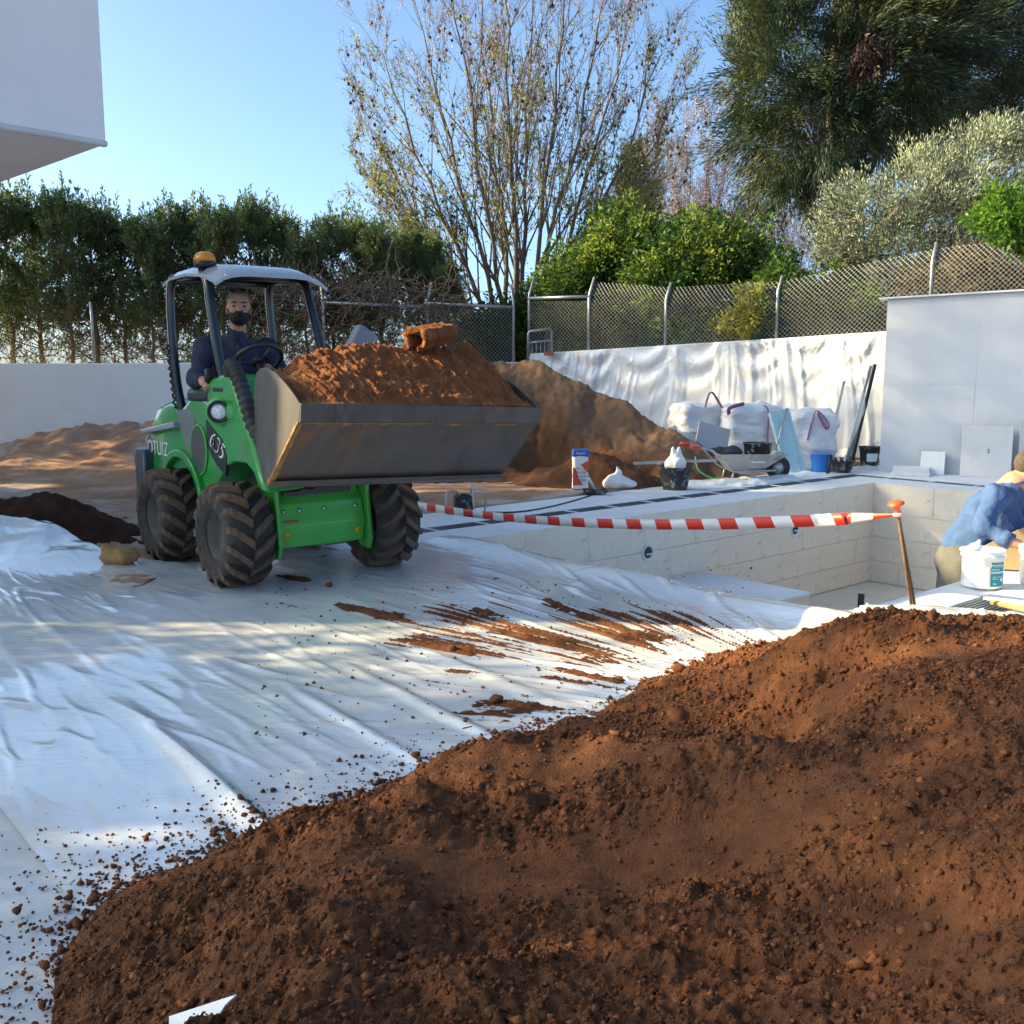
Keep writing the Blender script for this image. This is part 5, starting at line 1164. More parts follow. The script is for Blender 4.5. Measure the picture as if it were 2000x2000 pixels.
# canopy on four posts
for s,fx in ((-1,0),(1,-.04)):
    m=MB(); m.tube(spl([(-.44+fx,s*.40,1.20),(-.56+fx,s*.395,1.50),(-.68+fx,s*.385,1.80),(-.74+fx,s*.375,1.95),(-.86+fx,s*.365,2.03)],5),.033,10); p=m.build('front_post',M_tube,loader)
    m=MB(); m.box((-.44+fx,s*.40,1.225),(.16,.12,.025)); m.build('post_foot',M_black,p,bevel=.004)
    m=MB(); m.tube(spl([(-1.22,s*.40,1.02),(-1.33,s*.40,1.25),(-1.40,s*.395,1.6),(-1.42,s*.385,1.92),(-1.36,s*.375,2.02)],5),.032,10); m.build('rear_post',M_tube,loader)
m=MB(); m.tube([(-.80,-.36,2.0),(-.80,.36,2.0)],.028,8); m.tube([(-1.40,-.37,2.0),(-1.40,.37,2.0)],.028,8)
for s in(-1,1): m.tube([(-.80,s*.36,2.01),(-1.40,s*.37,2.01)],.026,8)
m.build('roof_frame',M_tube,loader)
secs=[]
for x,zc,e in ((-.52,1.985,.0),(-.56,2.01,.02),(-.75,2.06,.03),(-1.05,2.085,.03),(-1.35,2.075,.03),(-1.48,2.05,.02),(-1.51,2.03,0)):
    top=[];bot=[]
    for k in range(15):
        y=-.41+.82*k/14; d=abs(y)/.41; z=zc-.075*d**5; top.append((x,y,z+.012)); bot.append((x,y,z-.008))
    secs.append(top+bot[::-1])
m=MB(); m.loft(secs); cn=m.build('canopy',M_canopy,loader); sharp(cn,50)
for y in (-.33,-.02,.3): m=MB(); m.lathe([(.014,0),(.012,.008),(0,.01)],10,Matrix.Translation((-.53,y,1.995-.05*abs(y)))@Matrix.Rotation(R(75),4,'Y')); m.build('canopy_bolt',M_chrome,cn)
bc=bpy.data.objects.new('beacon',None); COL.objects.link(bc); bc.parent=loader; bc.location=(-.86,-.34,2.07)
m=MB(); m.lathe([(.075,-.02),(.075,.02),(.06,.025),(0,.025)],20); m.build('beacon_base',M_black,bc)
m=MB(); m.lathe([(.074,.02),(.072,.045),(.058,.072),(.032,.086),(0,.089)],20); m.build('beacon_dome',mat('amber_plastic',(.95,.36,.01),.2,trans=.3,coat=.5),bc)
m=MB(); m.tube([(-1.30,-.42,1.08)]+[(-1.30-.07*math.sin(k*.35)*0-.10*k/24,-.435+.012*math.sin(k*2.4),1.08+.45*k/24) for k in range(25)],.010,6); m.build('coiled_cable',M_black,loader)
# rear hood, fenders, counterweight
secs=[]
for x,zt,hw,zb in ((-1.10,1.02,.40,.62),(-1.22,1.12,.44,.60),(-1.45,1.14,.45,.60),(-1.70,1.10,.45,.60),(-1.86,.99,.44,.58),(-1.90,.88,.43,.58)):
    r=.09; pts=[(x,-hw,zb),(x,-hw,zt-r*1.4),(x,-hw+r*.35,zt-r*.45),(x,-hw+r*1.1,zt),(x,hw-r*1.1,zt),(x,hw-r*.35,zt-r*.45),(x,hw,zt-r*1.4),(x,hw,zb)]; secs.append(pts)
m=MB(); m.loft(secs,0,True,False); rh_=m.build('rear_hood',M_green,loader,bevel=.012)
m=MB(); m.prism([(-1.18,.94),(-1.9,.86),(-1.9,.895),(-1.18,.985)],-.50,-.44); m.build('hood_rail',M_canopy,rh_,bevel=.008)
for s in(-1,1):
    m=MB(); a0=[(-1.13+.38*math.cos(a),.36+.37*math.sin(a)) for a in np.linspace(R(15),R(150),12)]; a1=[(-1.13+.44*math.cos(a),.36+.43*math.sin(a)) for a in np.linspace(R(15),R(150),12)]
    m.prism(a0+a1[::-1],s*.36,s*.50); m.build('rear_fender',M_green,loader,bevel=.01)
lt=text_mesh('OTUIZ',.15,M_white,'side_lettering',rh_,.001); lt.location=(-1.66,-.4535,.76); lt.rotation_euler=(R(90),0,0)
lt=text_mesh('consmaquinaruiz.es',.045,M_white,'side_lettering',pr,.001); lt.location=(-.62,-.458,1.13); lt.rotation_euler=(R(90),R(17),0)
m=MB(); m.prism([(-1.80,.30),(-1.92,.26),(-2.0,.42),(-2.02,.70),(-1.94,.76),(-1.80,.74)],-.52,.52); cw=m.build('counterweight',mat('dark_blue_paint',(.03,.05,.09),.35,coat=.4,col2=(.05,.05,.05),scale=5),loader,bevel=.02,seg=3)
m=MB(); m.tube([(-1.92,-.40+.045*math.cos(a),.80+.045*math.sin(a)) for a in np.linspace(0,2*math.pi,16,endpoint=False)],.009,6,closed=True); m.build('lifting_ring',M_galv,cw)
# grey cover beyond the load
sdf_obj('mirror_housing',[sd_box((-.05,.40,1.52),(.05,.09,.12),.03,np.array(Matrix.Rotation(R(-32),3,'X')))],.015,mat('mid_grey_plastic',(.17,.19,.21),.45),loader,.01)
m=MB(); m.tube([(-.1,.4,1.2),(-.06,.4,1.45)],.02,8); m.build('mirror_stalk',M_black,loader)
# ---- bucket
bk=bpy.data.objects.new('bucket',None); COL.objects.link(bk); bk.parent=loader; bk.rotation_euler=(R(-2.2),0,0); bk.location=(0,0,.0)
BW=.78
side=[(1.345,1.155),(1.335,1.075),(.95,.70),(.925,.705),(.80,.92),(.785,1.22),(.80,1.29),(.85,1.335),(.93,1.345),(1.05,1.315),(1.18,1.255),(1.27,1.205)]
for s in(-1,1):
    m=MB(); m.prism(side,s*BW,s*(BW+.014)); m.build('side_plate',M_steels,bk,bevel=.003,seg=1)
m=MB(); m.prism([(1.335,1.078),(1.33,1.092),(.955,.722),(.95,.705)],-BW,BW); m.build('floor_plate',M_steel,bk)
m=MB(); m.prism([(1.34,1.165),(1.352,1.165),(1.345,1.07),(1.325,1.062)],-BW-.012,BW+.012); m.build('cutting_edge',M_steels,bk,bevel=.002,seg=1)
m=MB(); m.prism([(.95,.705),(.955,.725),(.815,.93),(.80,1.30),(.785,1.30),(.80,.92)],-BW,BW); m.build('back_plate',M_steel,bk)
m=MB(); m.prism([(1.0,.738),(1.012,.735),(.985,.708),(.953,.694),(.95,.705)],-BW,BW); m.build('heel_strip',M_steel,bk)
rr=np.random.default_rng(3)
for y0,y1 in ((-.77,-.60),(-.58,-.35),(-.33,.02),(.05,.30),(.34,.40),(.46,.62)):
    n=14; ys=np.linspace(y0,y1,n); lo=.006+.022*np.abs(fbm(ys*9,ys*0+y0*5,3,7)); m=MB()
    t=lambda d:(1.333-.62*d*1.0,1.072-.59*d*1.0)
    vs=[];
    for y,l in zip(ys,lo): a=t(0.0);b=t(l*1.6); vs+=[(a[0]+.006,y,a[1]-.006),(b[0]+.004,y,b[1]-.004)]
    m.add(vs,[(2*i,2*i+1,2*i+3,2*i+2) for i in range(n-1)]); m.build('rust_scale',M_yrust,bk)
m=MB(); n=16; vs=[]
for i in range(n):
    k=i/(n-1); x=1.32-.36*k; z=1.065-.355*k; w=.012+.012*rr.random(); vs+=[(x,-BW-.0155,z+w),(x,-BW-.0155,z-.002),(x+.003,-BW+.012,z-.006)]
m.add(vs,[(3*i,3*i+1,3*i+4,3*i+3) for i in range(n-1)]+[(3*i+1,3*i+2,3*i+5,3*i+4) for i in range(n-1)]); m.build('rust_edge',M_yrust,bk)
# ---- soil carried in the bucket
def load():
    nx,ny=120,260; xs=np.linspace(.80,1.335,nx);ys=np.linspace(-.775,.775,ny); X=(xs[:,None]*np.ones((1,ny))).ravel();Y=(np.ones((nx,1))*ys[None,:]).ravel()
    ridge=np.interp(Y,[-.78,-.70,-.55,-.3,-.1,.3,.5,.60,.70,.76,.78],[1.22,1.32,1.42,1.485,1.50,1.50,1.52,1.545,1.47,1.32,1.16])
    lip=1.168+.0*Y; k=np.clip((X-.86)/.47,0,1); front=ridge+(lip-ridge)*k**1.05
    end=smooth01((.775-np.abs(Y))/.10); z=np.where(X>.86,front,ridge-(.86-X)*1.4)
    z=1.16+(z-1.16)*(.25+.75*end**.6)
    amp=smooth01((1.335-X)/.06)*smooth01((.79-np.abs(Y))/.05)
    z+=amp*(.018*fbm(X*5,Y*5,4,401)+.012*fbm(X*4+Y*6,(Y-X*.2)*38,3,403,.6)+.010*fbm(X*22,Y*22,3,405,.6))
    w,c=worley(X*16,Y*16,407); z+=amp*.02*np.clip(.5-w,0,1)*(c>.45); w,c=worley(X*38,Y*38,409); z+=amp*.012*np.clip(.5-w,0,1)
    V=np.stack([X,Y,z],-1); Fq=grid_faces(nx,ny)
    # skirt down into the bucket
    ring=np.concatenate([np.arange(ny),np.arange(1,nx)*ny+ny-1,((nx-1)*ny+np.arange(ny-2,-1,-1)),np.arange(nx-2,0,-1)*ny]); b=len(V); sk=V[ring].copy(); sk[:,2]-=.12; sk[:,0]=np.clip(sk[:,0],.80,1.28); sk[:,1]*=.985
    V=np.concatenate([V,sk]); r=len(ring); i=np.arange(r); Fs=np.stack([ring[i],ring[(i+1)%r],b+(i+1)%r,b+i],-1)
    me=arr_mesh('soil_load',V,np.concatenate([Fq,Fs])); o=link('soil_load',me,None,M_soilorange,True); o.location=LO; o.rotation_euler=(R(-1.6),0,LY)
    tag(o,'orange-brown soil heaped high in the loader bucket','soil load'); return o
ld=load()
# curled slab of soil on top of the load
nu_,nv_=26,30; V=[];
for i in range(nu_):
    for j in range(nv_):
        a=R(-60)+R(300)*j/(nv_-1); u=i/(nu_-1); rr_=.082-.014*u+.006*math.sin(7*a); V.append((.02*math.sin(a*2)+rr_*math.cos(a),-.15+.30*u,rr_*math.sin(a)*.95+.01*u))
V=np.array(V); nn=fbm(V[:,1]*30,V[:,0]*40+V[:,2]*20,3,5); V*=1+.13*nn[:,None]
me=arr_mesh('rolled_soil',V,grid_faces(nu_,nv_)); rs_=link('rolled_soil',me,None,M_soilorange,True); so_=rs_.modifiers.new('thick','SOLIDIFY'); so_.thickness=.034
Fv=Vector((math.cos(LY),math.sin(LY),0)); Lv=Vector((-Fv.y,Fv.x,0)); q=LO+Fv*.86+Lv*.37; rs_.location=(q.x,q.y,1.545); rs_.rotation_euler=(R(8),R(10),LY+R(20)); tag(rs_,'curled hollow slab of soil lying on top of the bucket load','soil slab')
# ================================================================ PEOPLE
M_skin=mat('skin',(.50,.27,.18),.55,sub=.08,col2=(.42,.20,.13),scale=14,bump=.05,bscale=90)
M_navy=mat('navy_fleece',(.022,.024,.05),.9,col2=(.03,.032,.062),scale=9,bump=.25,bscale=14,bdist=.03)
M_mask=mat('black_mask',(.012,.010,.011),.8)
M_hairg=mat('grey_hair',(.30,.27,.23),.8,col2=(.13,.11,.09),scale=45,bump=.6,bscale=120)
M_hairb=mat('fair_grey_hair',(.10,.07,.045),.8,col2=(.055,.04,.028),scale=40,bump=.5,bscale=110)
M_shirt=mat('blue_cotton',(.045,.095,.225),.85,col2=(.06,.12,.27),scale=5,bump=.5,bscale=6,bdist=.06)
M_trous=mat('grey_trousers',(.12,.118,.105),.9,col2=(.085,.082,.072),scale=6,bump=.3,bscale=12)
def rotz(a): return np.array(Matrix.Rotation(a,3,'Z'))
def head_prims(c,a,s=1.0):
    """skull, jaw, nose, ears around centre c, face turned to azimuth a"""
    c=np.array(c,float); Mz=rotz(a); f=lambda x,y,z:c+Mz@(np.array([x,y,z])*s)
    return [sd_ell(f(-.008,0,.022),(.094*s,.076*s,.098*s),Mz),sd_ell(f(.022,0,-.045),(.068*s,.062*s,.078*s),Mz),sd_ell(f(.045,0,-.085),(.038*s,.04*s,.035*s),Mz),sd_caps(f(.088,0,.012),f(.106,0,-.028),.010*s,.016*s),sd_ell(f(.075,.033,-.022),(.02*s,.022*s,.02*s),Mz),sd_ell(f(.075,-.033,-.022),(.02*s,.022*s,.02*s),Mz),sd_caps(f(.086,-.04,.022),f(.086,.04,.022),.010*s,.010*s),
      sd_ell(f(-.004,.080,-.012),(.022*s,.010*s,.034*s),Mz),sd_ell(f(-.004,-.080,-.012),(.022*s,.010*s,.034*s),Mz)],f,Mz
def hand_prims(w,dirv,up,curl=.6,s=1.0,thumb=1):
    """palm + five bent fingers: wrist w, pointing dirv, back of the hand up"""
    w=np.array(w,float);d=unit(np.array(dirv,float));u=unit(np.array(up,float)-d*(np.array(up,float)@d));l=np.cross(u,d)
    pr=[sd_caps(w,w+d*.03*s,.026*s,.030*s),sd_ell(w+d*.055*s,np.array([.045,.04,.018])*s,np.stack([d,l,u],1))]
    for k,(o,L) in enumerate(((-.033,.062),(-.011,.074),(.011,.078),(.032,.070))):
        b=w+d*.088*s+l*o*s; d1=unit(d*math.cos(curl*.6)-u*math.sin(curl*.6)); m_=b+d1*L*.5*s; d2=unit(d*math.cos(curl*1.7)-u*math.sin(curl*1.7)); m2=m_+d2*L*.32*s; d3=unit(d*math.cos(curl*2.5)-u*math.sin(curl*2.5)); e=m2+d3*L*.25*s
        pr+=[sd_caps(b,m_,.0095*s,.009*s),sd_caps(m_,m2,.009*s,.008*s),sd_caps(m2,e,.008*s,.007*s)]
    t0=w+d*.025*s+l*thumb*.028*s; t1=t0+unit(d*.7+l*thumb*.6-u*.3)*.045*s; t2=t1+unit(d*.9+l*thumb*.1-u*.6)*.032*s
    pr+=[sd_caps(t0,t1,.013*s,.011*s),sd_caps(t1,t2,.011*s,.009*s)]
    return pr
# ---- driver, in loader coordinates
HC=np.array([-.88,-.10,1.785]); HA=R(-22)
hpr,hf,HM=head_prims(HC,HA,1.0)
RS=(-.97,-.325,1.515); LS=(-.97,.145,1.515); RE=(-.86,-.43,1.29); RH=(-.71,-.455,1.285); LE=(-.80,.20,1.28); LH=(-.60,-.02,1.36)
neck=[sd_caps(HC+np.array([-.02,0,-.06]),(-.95,-.09,1.50),.055,.06)]
tor=[sd_caps((-.98,-.09,1.46),(-1.02,-.09,1.05),.12,.13),sd_caps((-.98,-.22,1.48),(-.98,.05,1.48),.075,.075)]
arm=lambda a,b,c,r:[sd_caps(a,b,.055*r,.045*r),sd_caps(b,c,.044*r,.032*r)]
legs=[sd_caps((-1.0,-.17,1.02),(-.62,-.22,1.02),.085,.065),sd_caps((-1.0,-.0,1.02),(-.62,.06,1.02),.085,.065),sd_caps((-.62,-.22,1.02),(-.45,-.22,.92),.06,.05),sd_caps((-.62,.06,1.02),(-.45,.06,.92),.06,.05)]
hr=hand_prims(np.array(RH),(.75,-.05,-.12),(.1,-.5,.8),.95,1.0,1); hl_=hand_prims(np.array(LH),(.75,-.5,.25),(.2,.1,.9),.8,1.0,1)
driver=sdf_obj('person',hpr+neck+tor+arm(RS,RE,RH,.85)+arm(LS,LE,LH,.85)+hr+hl_+legs,.0085,M_skin,None,.014)
driver.location=LO; driver.rotation_euler=(0,0,LY); tag(driver,'person in navy fleece and black face mask driving the green loader','person')
jk=[sd_caps((-.985,-.09,1.44),(-1.0,-.09,1.0),.165,.17),sd_caps((-.98,-.30,1.485),(-.98,.12,1.485),.085,.085),sd_ell((-.93,-.10,1.30),(.13,.19,.22)),sd_caps((-.955,-.09,1.50),(-.93,-.095,1.60),.085,.078)]
for a,b,c in ((RS,RE,RH),(LS,LE,LH)):
    c2=tuple(np.array(b)+(np.array(c)-np.array(b))*.86); jk+=[sd_caps(a,b,.078,.066),sd_caps(b,c2,.066,.046)]
jac=sdf_obj('jacket',jk,.011,M_navy,driver,.04,cut=[sd_caps(HC+np.array([-.02,0,-.05]),(-.94,-.09,1.60),.065,.062)],noise=lambda p:.014*noise3(p,9,4)+.014*np.abs(noise3(p*np.array([1,1,.6]),15,8)))
jac.parent=driver
m=MB(); m.tube([(-.855,-.135,1.58),(-.80,-.145,1.48),(-.775,-.14,1.35),(-.775,-.135,1.2)],.006,6); m.build('zip',M_black,driver)
sdf_obj('trousers',[sd_caps((-1.0,-.17,1.02),(-.60,-.22,1.02),.10,.078),sd_caps((-1.0,-.0,1.02),(-.60,.06,1.02),.10,.078),sd_caps((-.62,-.22,1.02),(-.44,-.22,.91),.072,.06),sd_caps((-.62,.06,1.02),(-.44,.06,.91),.072,.06)],.015,mat('dark_work_trousers',(.03,.032,.04),.9),driver,.05)
sdf_obj('hair',[sd_ell(hf(-.024,0,.052),(.092,.083,.088),HM)],.007,M_hairg,driver,.01,cut=[sd_box(hf(.10,0,-.02),(.085,.2,.105),.01,HM),sd_box(hf(0,0,-.16),(.2,.2,.13),.01,HM)],noise=lambda p:.005*noise3(p,60,6))
sdf_obj('face_mask',[sd_ell(hf(.030,0,-.062),(.078,.070,.062),HM),sd_caps(hf(.095,0,-.03),hf(.11,0,-.04),.02,.018)],.006,M_mask,driver,.02,cut=[sd_box(hf(-.07,0,-.05),(.085,.2,.2),.01,HM)])
for s in(-1,1):
    m=MB(); m.tube([hf(.04,s*.066,-.03),hf(.015,s*.082,-.005),hf(-.012,s*.092,.012)],.003,5); m.build('mask_strap',M_mask,driver)
    m=MB(); m.tube([hf(.088,s*.016,.030),hf(.090,s*.034,.038),hf(.076,s*.056,.032)],[.005,.006,.003],6); m.build('eyebrow',M_black,driver)
    m=MB(); m.tube([hf(.088,s*.022,.008),hf(.088,s*.034,.011),hf(.079,s*.048,.007)],[.003,.0055,.003],6); m.build('eye',mat('dark_eye',(.02,.012,.01),.2),driver)
    m=MB(); m.lathe([(.0,.004),(.022,.003),(.027,-.004),(.0,-.004)],14,Matrix.Translation(Vector(hf(.045,s*.036,.122)))@Matrix.Rotation(HA,4,'Z')@Matrix.Rotation(R(40),4,'Y')); sg=m.build('sunglasses_lens',M_tube,driver)
    m=MB(); m.tube([hf(.045,s*.06,.118),hf(-.03,s*.085,.075)],.004,5); m.build('sunglasses_arm',M_black,driver)
m=MB(); m.tube([hf(.05,-.015,.128),hf(.05,.015,.128)],.004,5); m.build('sunglasses_bridge',M_black,driver)
# ---- worker leaning out of the pool
WB=Vector((2.97,7.02,-PDEP))
def wp(px,py,Y): v=atY(px,py,Y)-WB; return np.array(v)
hip=wp(1882,1080,7.04); chest=wp(1938,1000,7.06); shR=wp(1944,970,6.82); shL=wp(1970,975,7.2); nk=wp(1982,945,6.98); hd=wp(2016,918,6.95)
elb=wp(1921,1030,6.66); wri=wp(1978,1060,6.52); elL=wp(2020,1070,7.15); wrL=wp(2045,1110,6.95)
HA2=R(-15); hp2,hf2,HM2=head_prims(hd,HA2,1.0)
kn1=np.array([.10,.12,.48]); ft1=np.array([.0,.10,.06]); kn2=np.array([-.02,-.12,.48]); ft2=np.array([-.12,-.12,.06])
body=hp2+[sd_caps(hd+np.array([-.03,0,-.05]),nk,.055,.06),sd_caps(nk,chest,.09,.13),sd_caps(chest,hip,.13,.14),sd_caps(shR,elb,.055,.045),sd_caps(elb,wri,.044,.034),sd_caps(shL,elL,.055,.045),sd_caps(elL,wrL,.044,.034),sd_caps(hip,kn1,.10,.07),sd_caps(kn1,ft1,.065,.045),sd_caps(hip,kn2,.10,.07),sd_caps(kn2,ft2,.065,.045)]
body+=hand_prims(wri,(.9,-.1,-.25),(.2,-.2,.9),.7,1.05,1)+hand_prims(wrL,(.8,-.2,-.4),(.3,.1,.9),.7,1.05,-1)
worker=sdf_obj('person',body,.010,M_skin,None,.02); worker.location=WB; tag(worker,'person in a blue shirt bending over the pool edge beside white pails','person')
sh=[sd_caps(nk+np.array([-.02,0,-.05]),chest,.115,.175),sd_caps(chest,hip+np.array([.02,0,.03]),.18,.165),sd_caps(shR,shL,.09,.09),sd_caps(shR,elb,.080,.066),sd_caps(elb,elb+(wri-elb)*.82,.066,.050),sd_caps(shL,elL,.088,.08),sd_caps(elL,elL+(wrL-elL)*.82,.078,.055),sd_ell(chest+np.array([.06,-.03,-.10]),(.16,.17,.17))]
sdf_obj('shirt',sh,.012,M_shirt,worker,.035,cut=[sd_caps(nk+np.array([.03,0,.0]),hd,.07,.09)],noise=lambda p:.022*noise3(p*np.array([1,1,1.3]),7,14)+.016*np.abs(noise3(p*np.array([1,1,.7]),13,18)))
m=MB(); cc=nk+np.array([.0,0,.02]); m.tube([cc+np.array([.075*math.cos(a),.08*math.sin(a),.02*math.cos(a)]) for a in np.linspace(R(60),R(300),12)],.02,6,flat=.4); m.build('collar',M_shirt,worker)
m=MB(); q=elb+(wri-elb)*.80; dd=unit(wri-elb); m.tube([q-dd*.03,q+dd*.03],.055,14); m.build('cuff',M_shirt,worker)
sdf_obj('trousers',[sd_ell(hip+np.array([-.02,0,-.05]),(.165,.17,.15)),sd_caps(hip+np.array([0,.07,-.04]),kn1,.125,.095),sd_caps(kn1,ft1,.09,.075),sd_caps(hip+np.array([-.03,-.08,-.04]),kn2,.125,.095),sd_caps(kn2,ft2,.09,.075)],.014,M_trous,worker,.05,noise=lambda p:.012*noise3(p,11,24))
for f_,a in ((ft1,0),(ft2,0)): sdf_obj('shoe',[sd_caps(f_+np.array([-.04,0,-.02]),f_+np.array([.14,0,-.03]),.05,.04)],.012,M_black,worker,.02)
sdf_obj('hair',[sd_ell(hf2(-.024,0,.045),(.094,.084,.094),HM2)],.008,M_hairb,worker,.01,cut=[sd_box(hf2(.11,0,-.03),(.08,.2,.12),.01,HM2),sd_box(hf2(.06,0,-.085),(.105,.2,.095),.01,HM2),sd_box(hf2(0,0,-.21),(.2,.2,.13),.01,HM2)],noise=lambda p:.004*noise3(p,55,6))
for s in(-1,1):
    m=MB(); m.tube([hf2(.088,s*.022,.008),hf2(.088,s*.034,.011),hf2(.079,s*.048,.007)],[.003,.0055,.003],6); m.build('eye',MATS['dark_eye'],worker)
for k in range(3): m=MB(); q=nk+np.array([.09,-.10,-.07-.06*k]); m.lathe([(.007,0),(.006,.004),(0,.005)],8,Matrix.Translation(Vector(q))@Matrix.Rotation(R(90),4,'X')); m.build('button',M_white,worker)
# ================================================================ PLASTIC ON THE WALL
def drape():
    nu,nv=320,110; d=(TW1-TW0); L=d.length; d.normalize(); n=Vector((d.y,-d.x,0)) ; 
    if n.y>0: n=-n
    a=np.linspace(.01,.99,nu)[:,None]*np.ones((1,nv)); f=np.linspace(0,1,nv)[None,:]*np.ones((nu,1)); a=a.ravel();f=f.ravel()
    top=ztl+(ztr-ztl)*a+.012; s=a*L; z=top*(1-f)+.02*f
    o=np.full(a.shape,.03)+.05*f
    pins=[.15,.9,1.7,2.7,3.6,4.6,5.3,5.95]
    for i,p in enumerate(pins):
        dx=s-p; dz=(top-z)+.10; an=np.arctan2(dx,dz); r=np.hypot(dx,dz)
        w=np.exp(-(r/1.0)**2)*smooth01((top-z)/.12+.15); o+=w*.03*np.clip(ridged(an*(5+i%3)+i*3.3,r*.5+i,2,500+i,.5)-1.0,0,2)
    for p0,p1 in zip(pins[:-1],pins[1:]):       # hanging swags between the pins
        m=(p0+p1)/2; k=(s-m)/(p1-p0)*2; ph=(top-z)-.30*(1-np.clip(k,-1,1)**2); w=np.clip(1-k*k,0,1)*np.exp(-((top-z)/.9)**2); o+=w*.03*np.sin(ph*16+p0*5)
    o+=.03*fbm(s*1.1,z*.4,2,511)+.045*np.clip(ridged(s*2.3+.35*np.sin(z*1.1+s*.7)*(top-z),z*.18,3,513,.5)-.8,0,2)*smooth01((top-z)/.15+.3)
    P_=np.array(TW0)[None]+s[:,None]*np.array(d)[None]+(o[:,None]+.012)*np.array(n)[None]; P_[:,2]=z
    # turned over the top of the wall
    me=arr_mesh('plastic_drape',P_,grid_faces(nu,nv)); ob=link('plastic_drape',me,None,M_drape,True); sd_=ob.modifiers.new('t','SOLIDIFY'); sd_.thickness=.003
    tag(ob,'white plastic film hung in swags and folds over the boundary wall','plastic film')
M_drape=mat('thin_white_film',(.74,.75,.77),.32,col2=(.68,.69,.71),scale=2,bump=.12,bscale=6,spec=.6,trans=.12)
drape()
# ================================================================ TOOLS AND MATERIALS
def Z(v,z=0): return Vector((v.x,v.y,z))
M_bag=mat('woven_white_bag',(.70,.70,.71),.75,col2=(.62,.62,.63),scale=3,bump=.5,bscale=9,bdist=.04,stretch=(1,1,2.5))
M_strap=mat('purple_strap',(.22,.07,.20),.8)
M_cement=mat('cement_smeared_plastic',(.028,.028,.03),.6,col2=(.30,.30,.29),scale=16,mix=(.55,.66),bump=.2,bscale=30)
M_blue=mat('blue_plastic',(.02,.22,.72),.35)
M_grb=mat('grey_board',(.40,.40,.42),.7,col2=(.35,.35,.37),scale=4)
M_foam=mat('pale_blue_foam',(.42,.60,.66),.8,col2=(.30,.47,.53),scale=5,stretch=(4,4,.6),bump=.3,bscale=12)
def tub(name,label,cat,loc,rt,rb,h,mat_,handles=True,fill=None,hm=None,group=None):
    t=thing(name,label,cat,loc,random.uniform(0,3),group)
    m=MB(); m.lathe([(0,0),(rb*.96,0),(rb,.008),(rt,h-.012),(rt+.008,h-.01),(rt+.008,h),(rt-.004,h),(rb-.006,.014),(0,.014)],28,closed=True); m.build('shell',mat_,t)
    if handles:
        for s in(-1,1):
            m=MB(); m.tube([(s*(rt),-.05,h-.01),(s*(rt+.012),-.045,h+.035),(s*(rt+.012),.045,h+.035),(s*rt,.05,h-.01)],.009,8); m.build('handle',hm or mat_,t)
    if fill:
        m=MB(); m.lathe([(0,h*.7),(rb+(rt-rb)*.69,h*.7)],24); m.build('contents',fill,t)
    return t
# big bags
def bigbag(name,label,loc,rz,w,d,h,seed,straps):
    b=sdf_obj(name,[sd_box((0,0,h/2),(w/2,d/2,h/2),.10),sd_ell((0,0,h*.5),(w*.56,d*.56,h*.42)),sd_ell((0,0,h*.93),(w*.30,d*.3,h*.10))],.022,M_bag,None,.08,noise=lambda p:.045*noise3(p*np.array([1,1,1.6]),4,seed)+.026*noise3(p*np.array([.5,.5,2.2]),9,seed+4))
    b.location=loc; b.rotation_euler=(0,0,rz); tag(b,label,'bulk bag')
    for pts in straps: m=MB(); m.tube(spl(pts,8),.026,8,flat=.3); m.build('lifting_strap',M_strap,b)
    return b
def gy(px,py,Y): v=atY(px,py,Y); return v
q=atY(1362,880,14.1); bigbag('bulk_bag','white bulk bag behind the leaning grey board, beside the soil heap',(q.x,14.3,.0),.35,.62,.55,.86,2,[[(-.02,-.28,.82),(.02,-.31,1.0),(.10,-.30,1.0),(.30,-.29,.72)]])
q=atY(1470,880,13.9); bigbag('bulk_bag','white bulk bag behind the wheelbarrow with its purple strap hanging straight',(q.x,14.1,.0),.12,.80,.6,.86,6,[[(.06,-.34,.86),(.12,-.345,.78),(.12,-.36,.45),(.13,-.35,.25)],[(-.36,-.2,.70),(-.40,-.3,.82),(-.2,-.3,.88)]])
q=atY(1588,880,13.6); bigbag('bulk_bag','white bulk bag behind the pale blue foam plank with a looped purple strap',(q.x,13.75,.0),-.1,.62,.6,.80,9,[[(-.10,-.33,.42),(-.06,-.35,.62),(.0,-.33,.80),(.10,-.36,.72),(.16,-.38,.62),(.12,-.38,.58),(.02,-.34,.78)]])
# leaning boards
def lean(name,label,cat,c,w,h,t,rz,tilt,mat_,roll=0,parent=None):
    m=MB(); m.box((0,0,h/2),(w,t,h)); o=m.build(name,mat_,parent,bevel=.004,seg=1); o.location=c; o.rotation_euler=(tilt,roll,rz); 
    if label: tag(o,label,cat)
    return o
q=at(1365,905); lean('grey_board','square grey board tilted against the bulk bag','board',(q.x-.16,13.2,.02),.44,.66,.03,.1,R(-22),M_grb,R(16))
q=at(1540,922); fp_=lean('foam_plank','long pale blue foam plank leaning on the bulk bag','plank',(q.x,13.05,0),.26,.86,.09,.1,R(-14),M_foam,R(-13))
for k in (-.07,.06): m=MB(); m.box((k,-.047,.43),(.012,.006,.84)); m.build('rib',M_foam,fp_)
q=at(1460,905); m=MB(); m.tube([(0,0,0),(.20,.18,.62)],.012,8); o=m.build('steel_rod',M_galv); o.location=(q.x-.05,13.0,.22); tag(o,'thin bent metal rod standing in the wheelbarrow','rod')
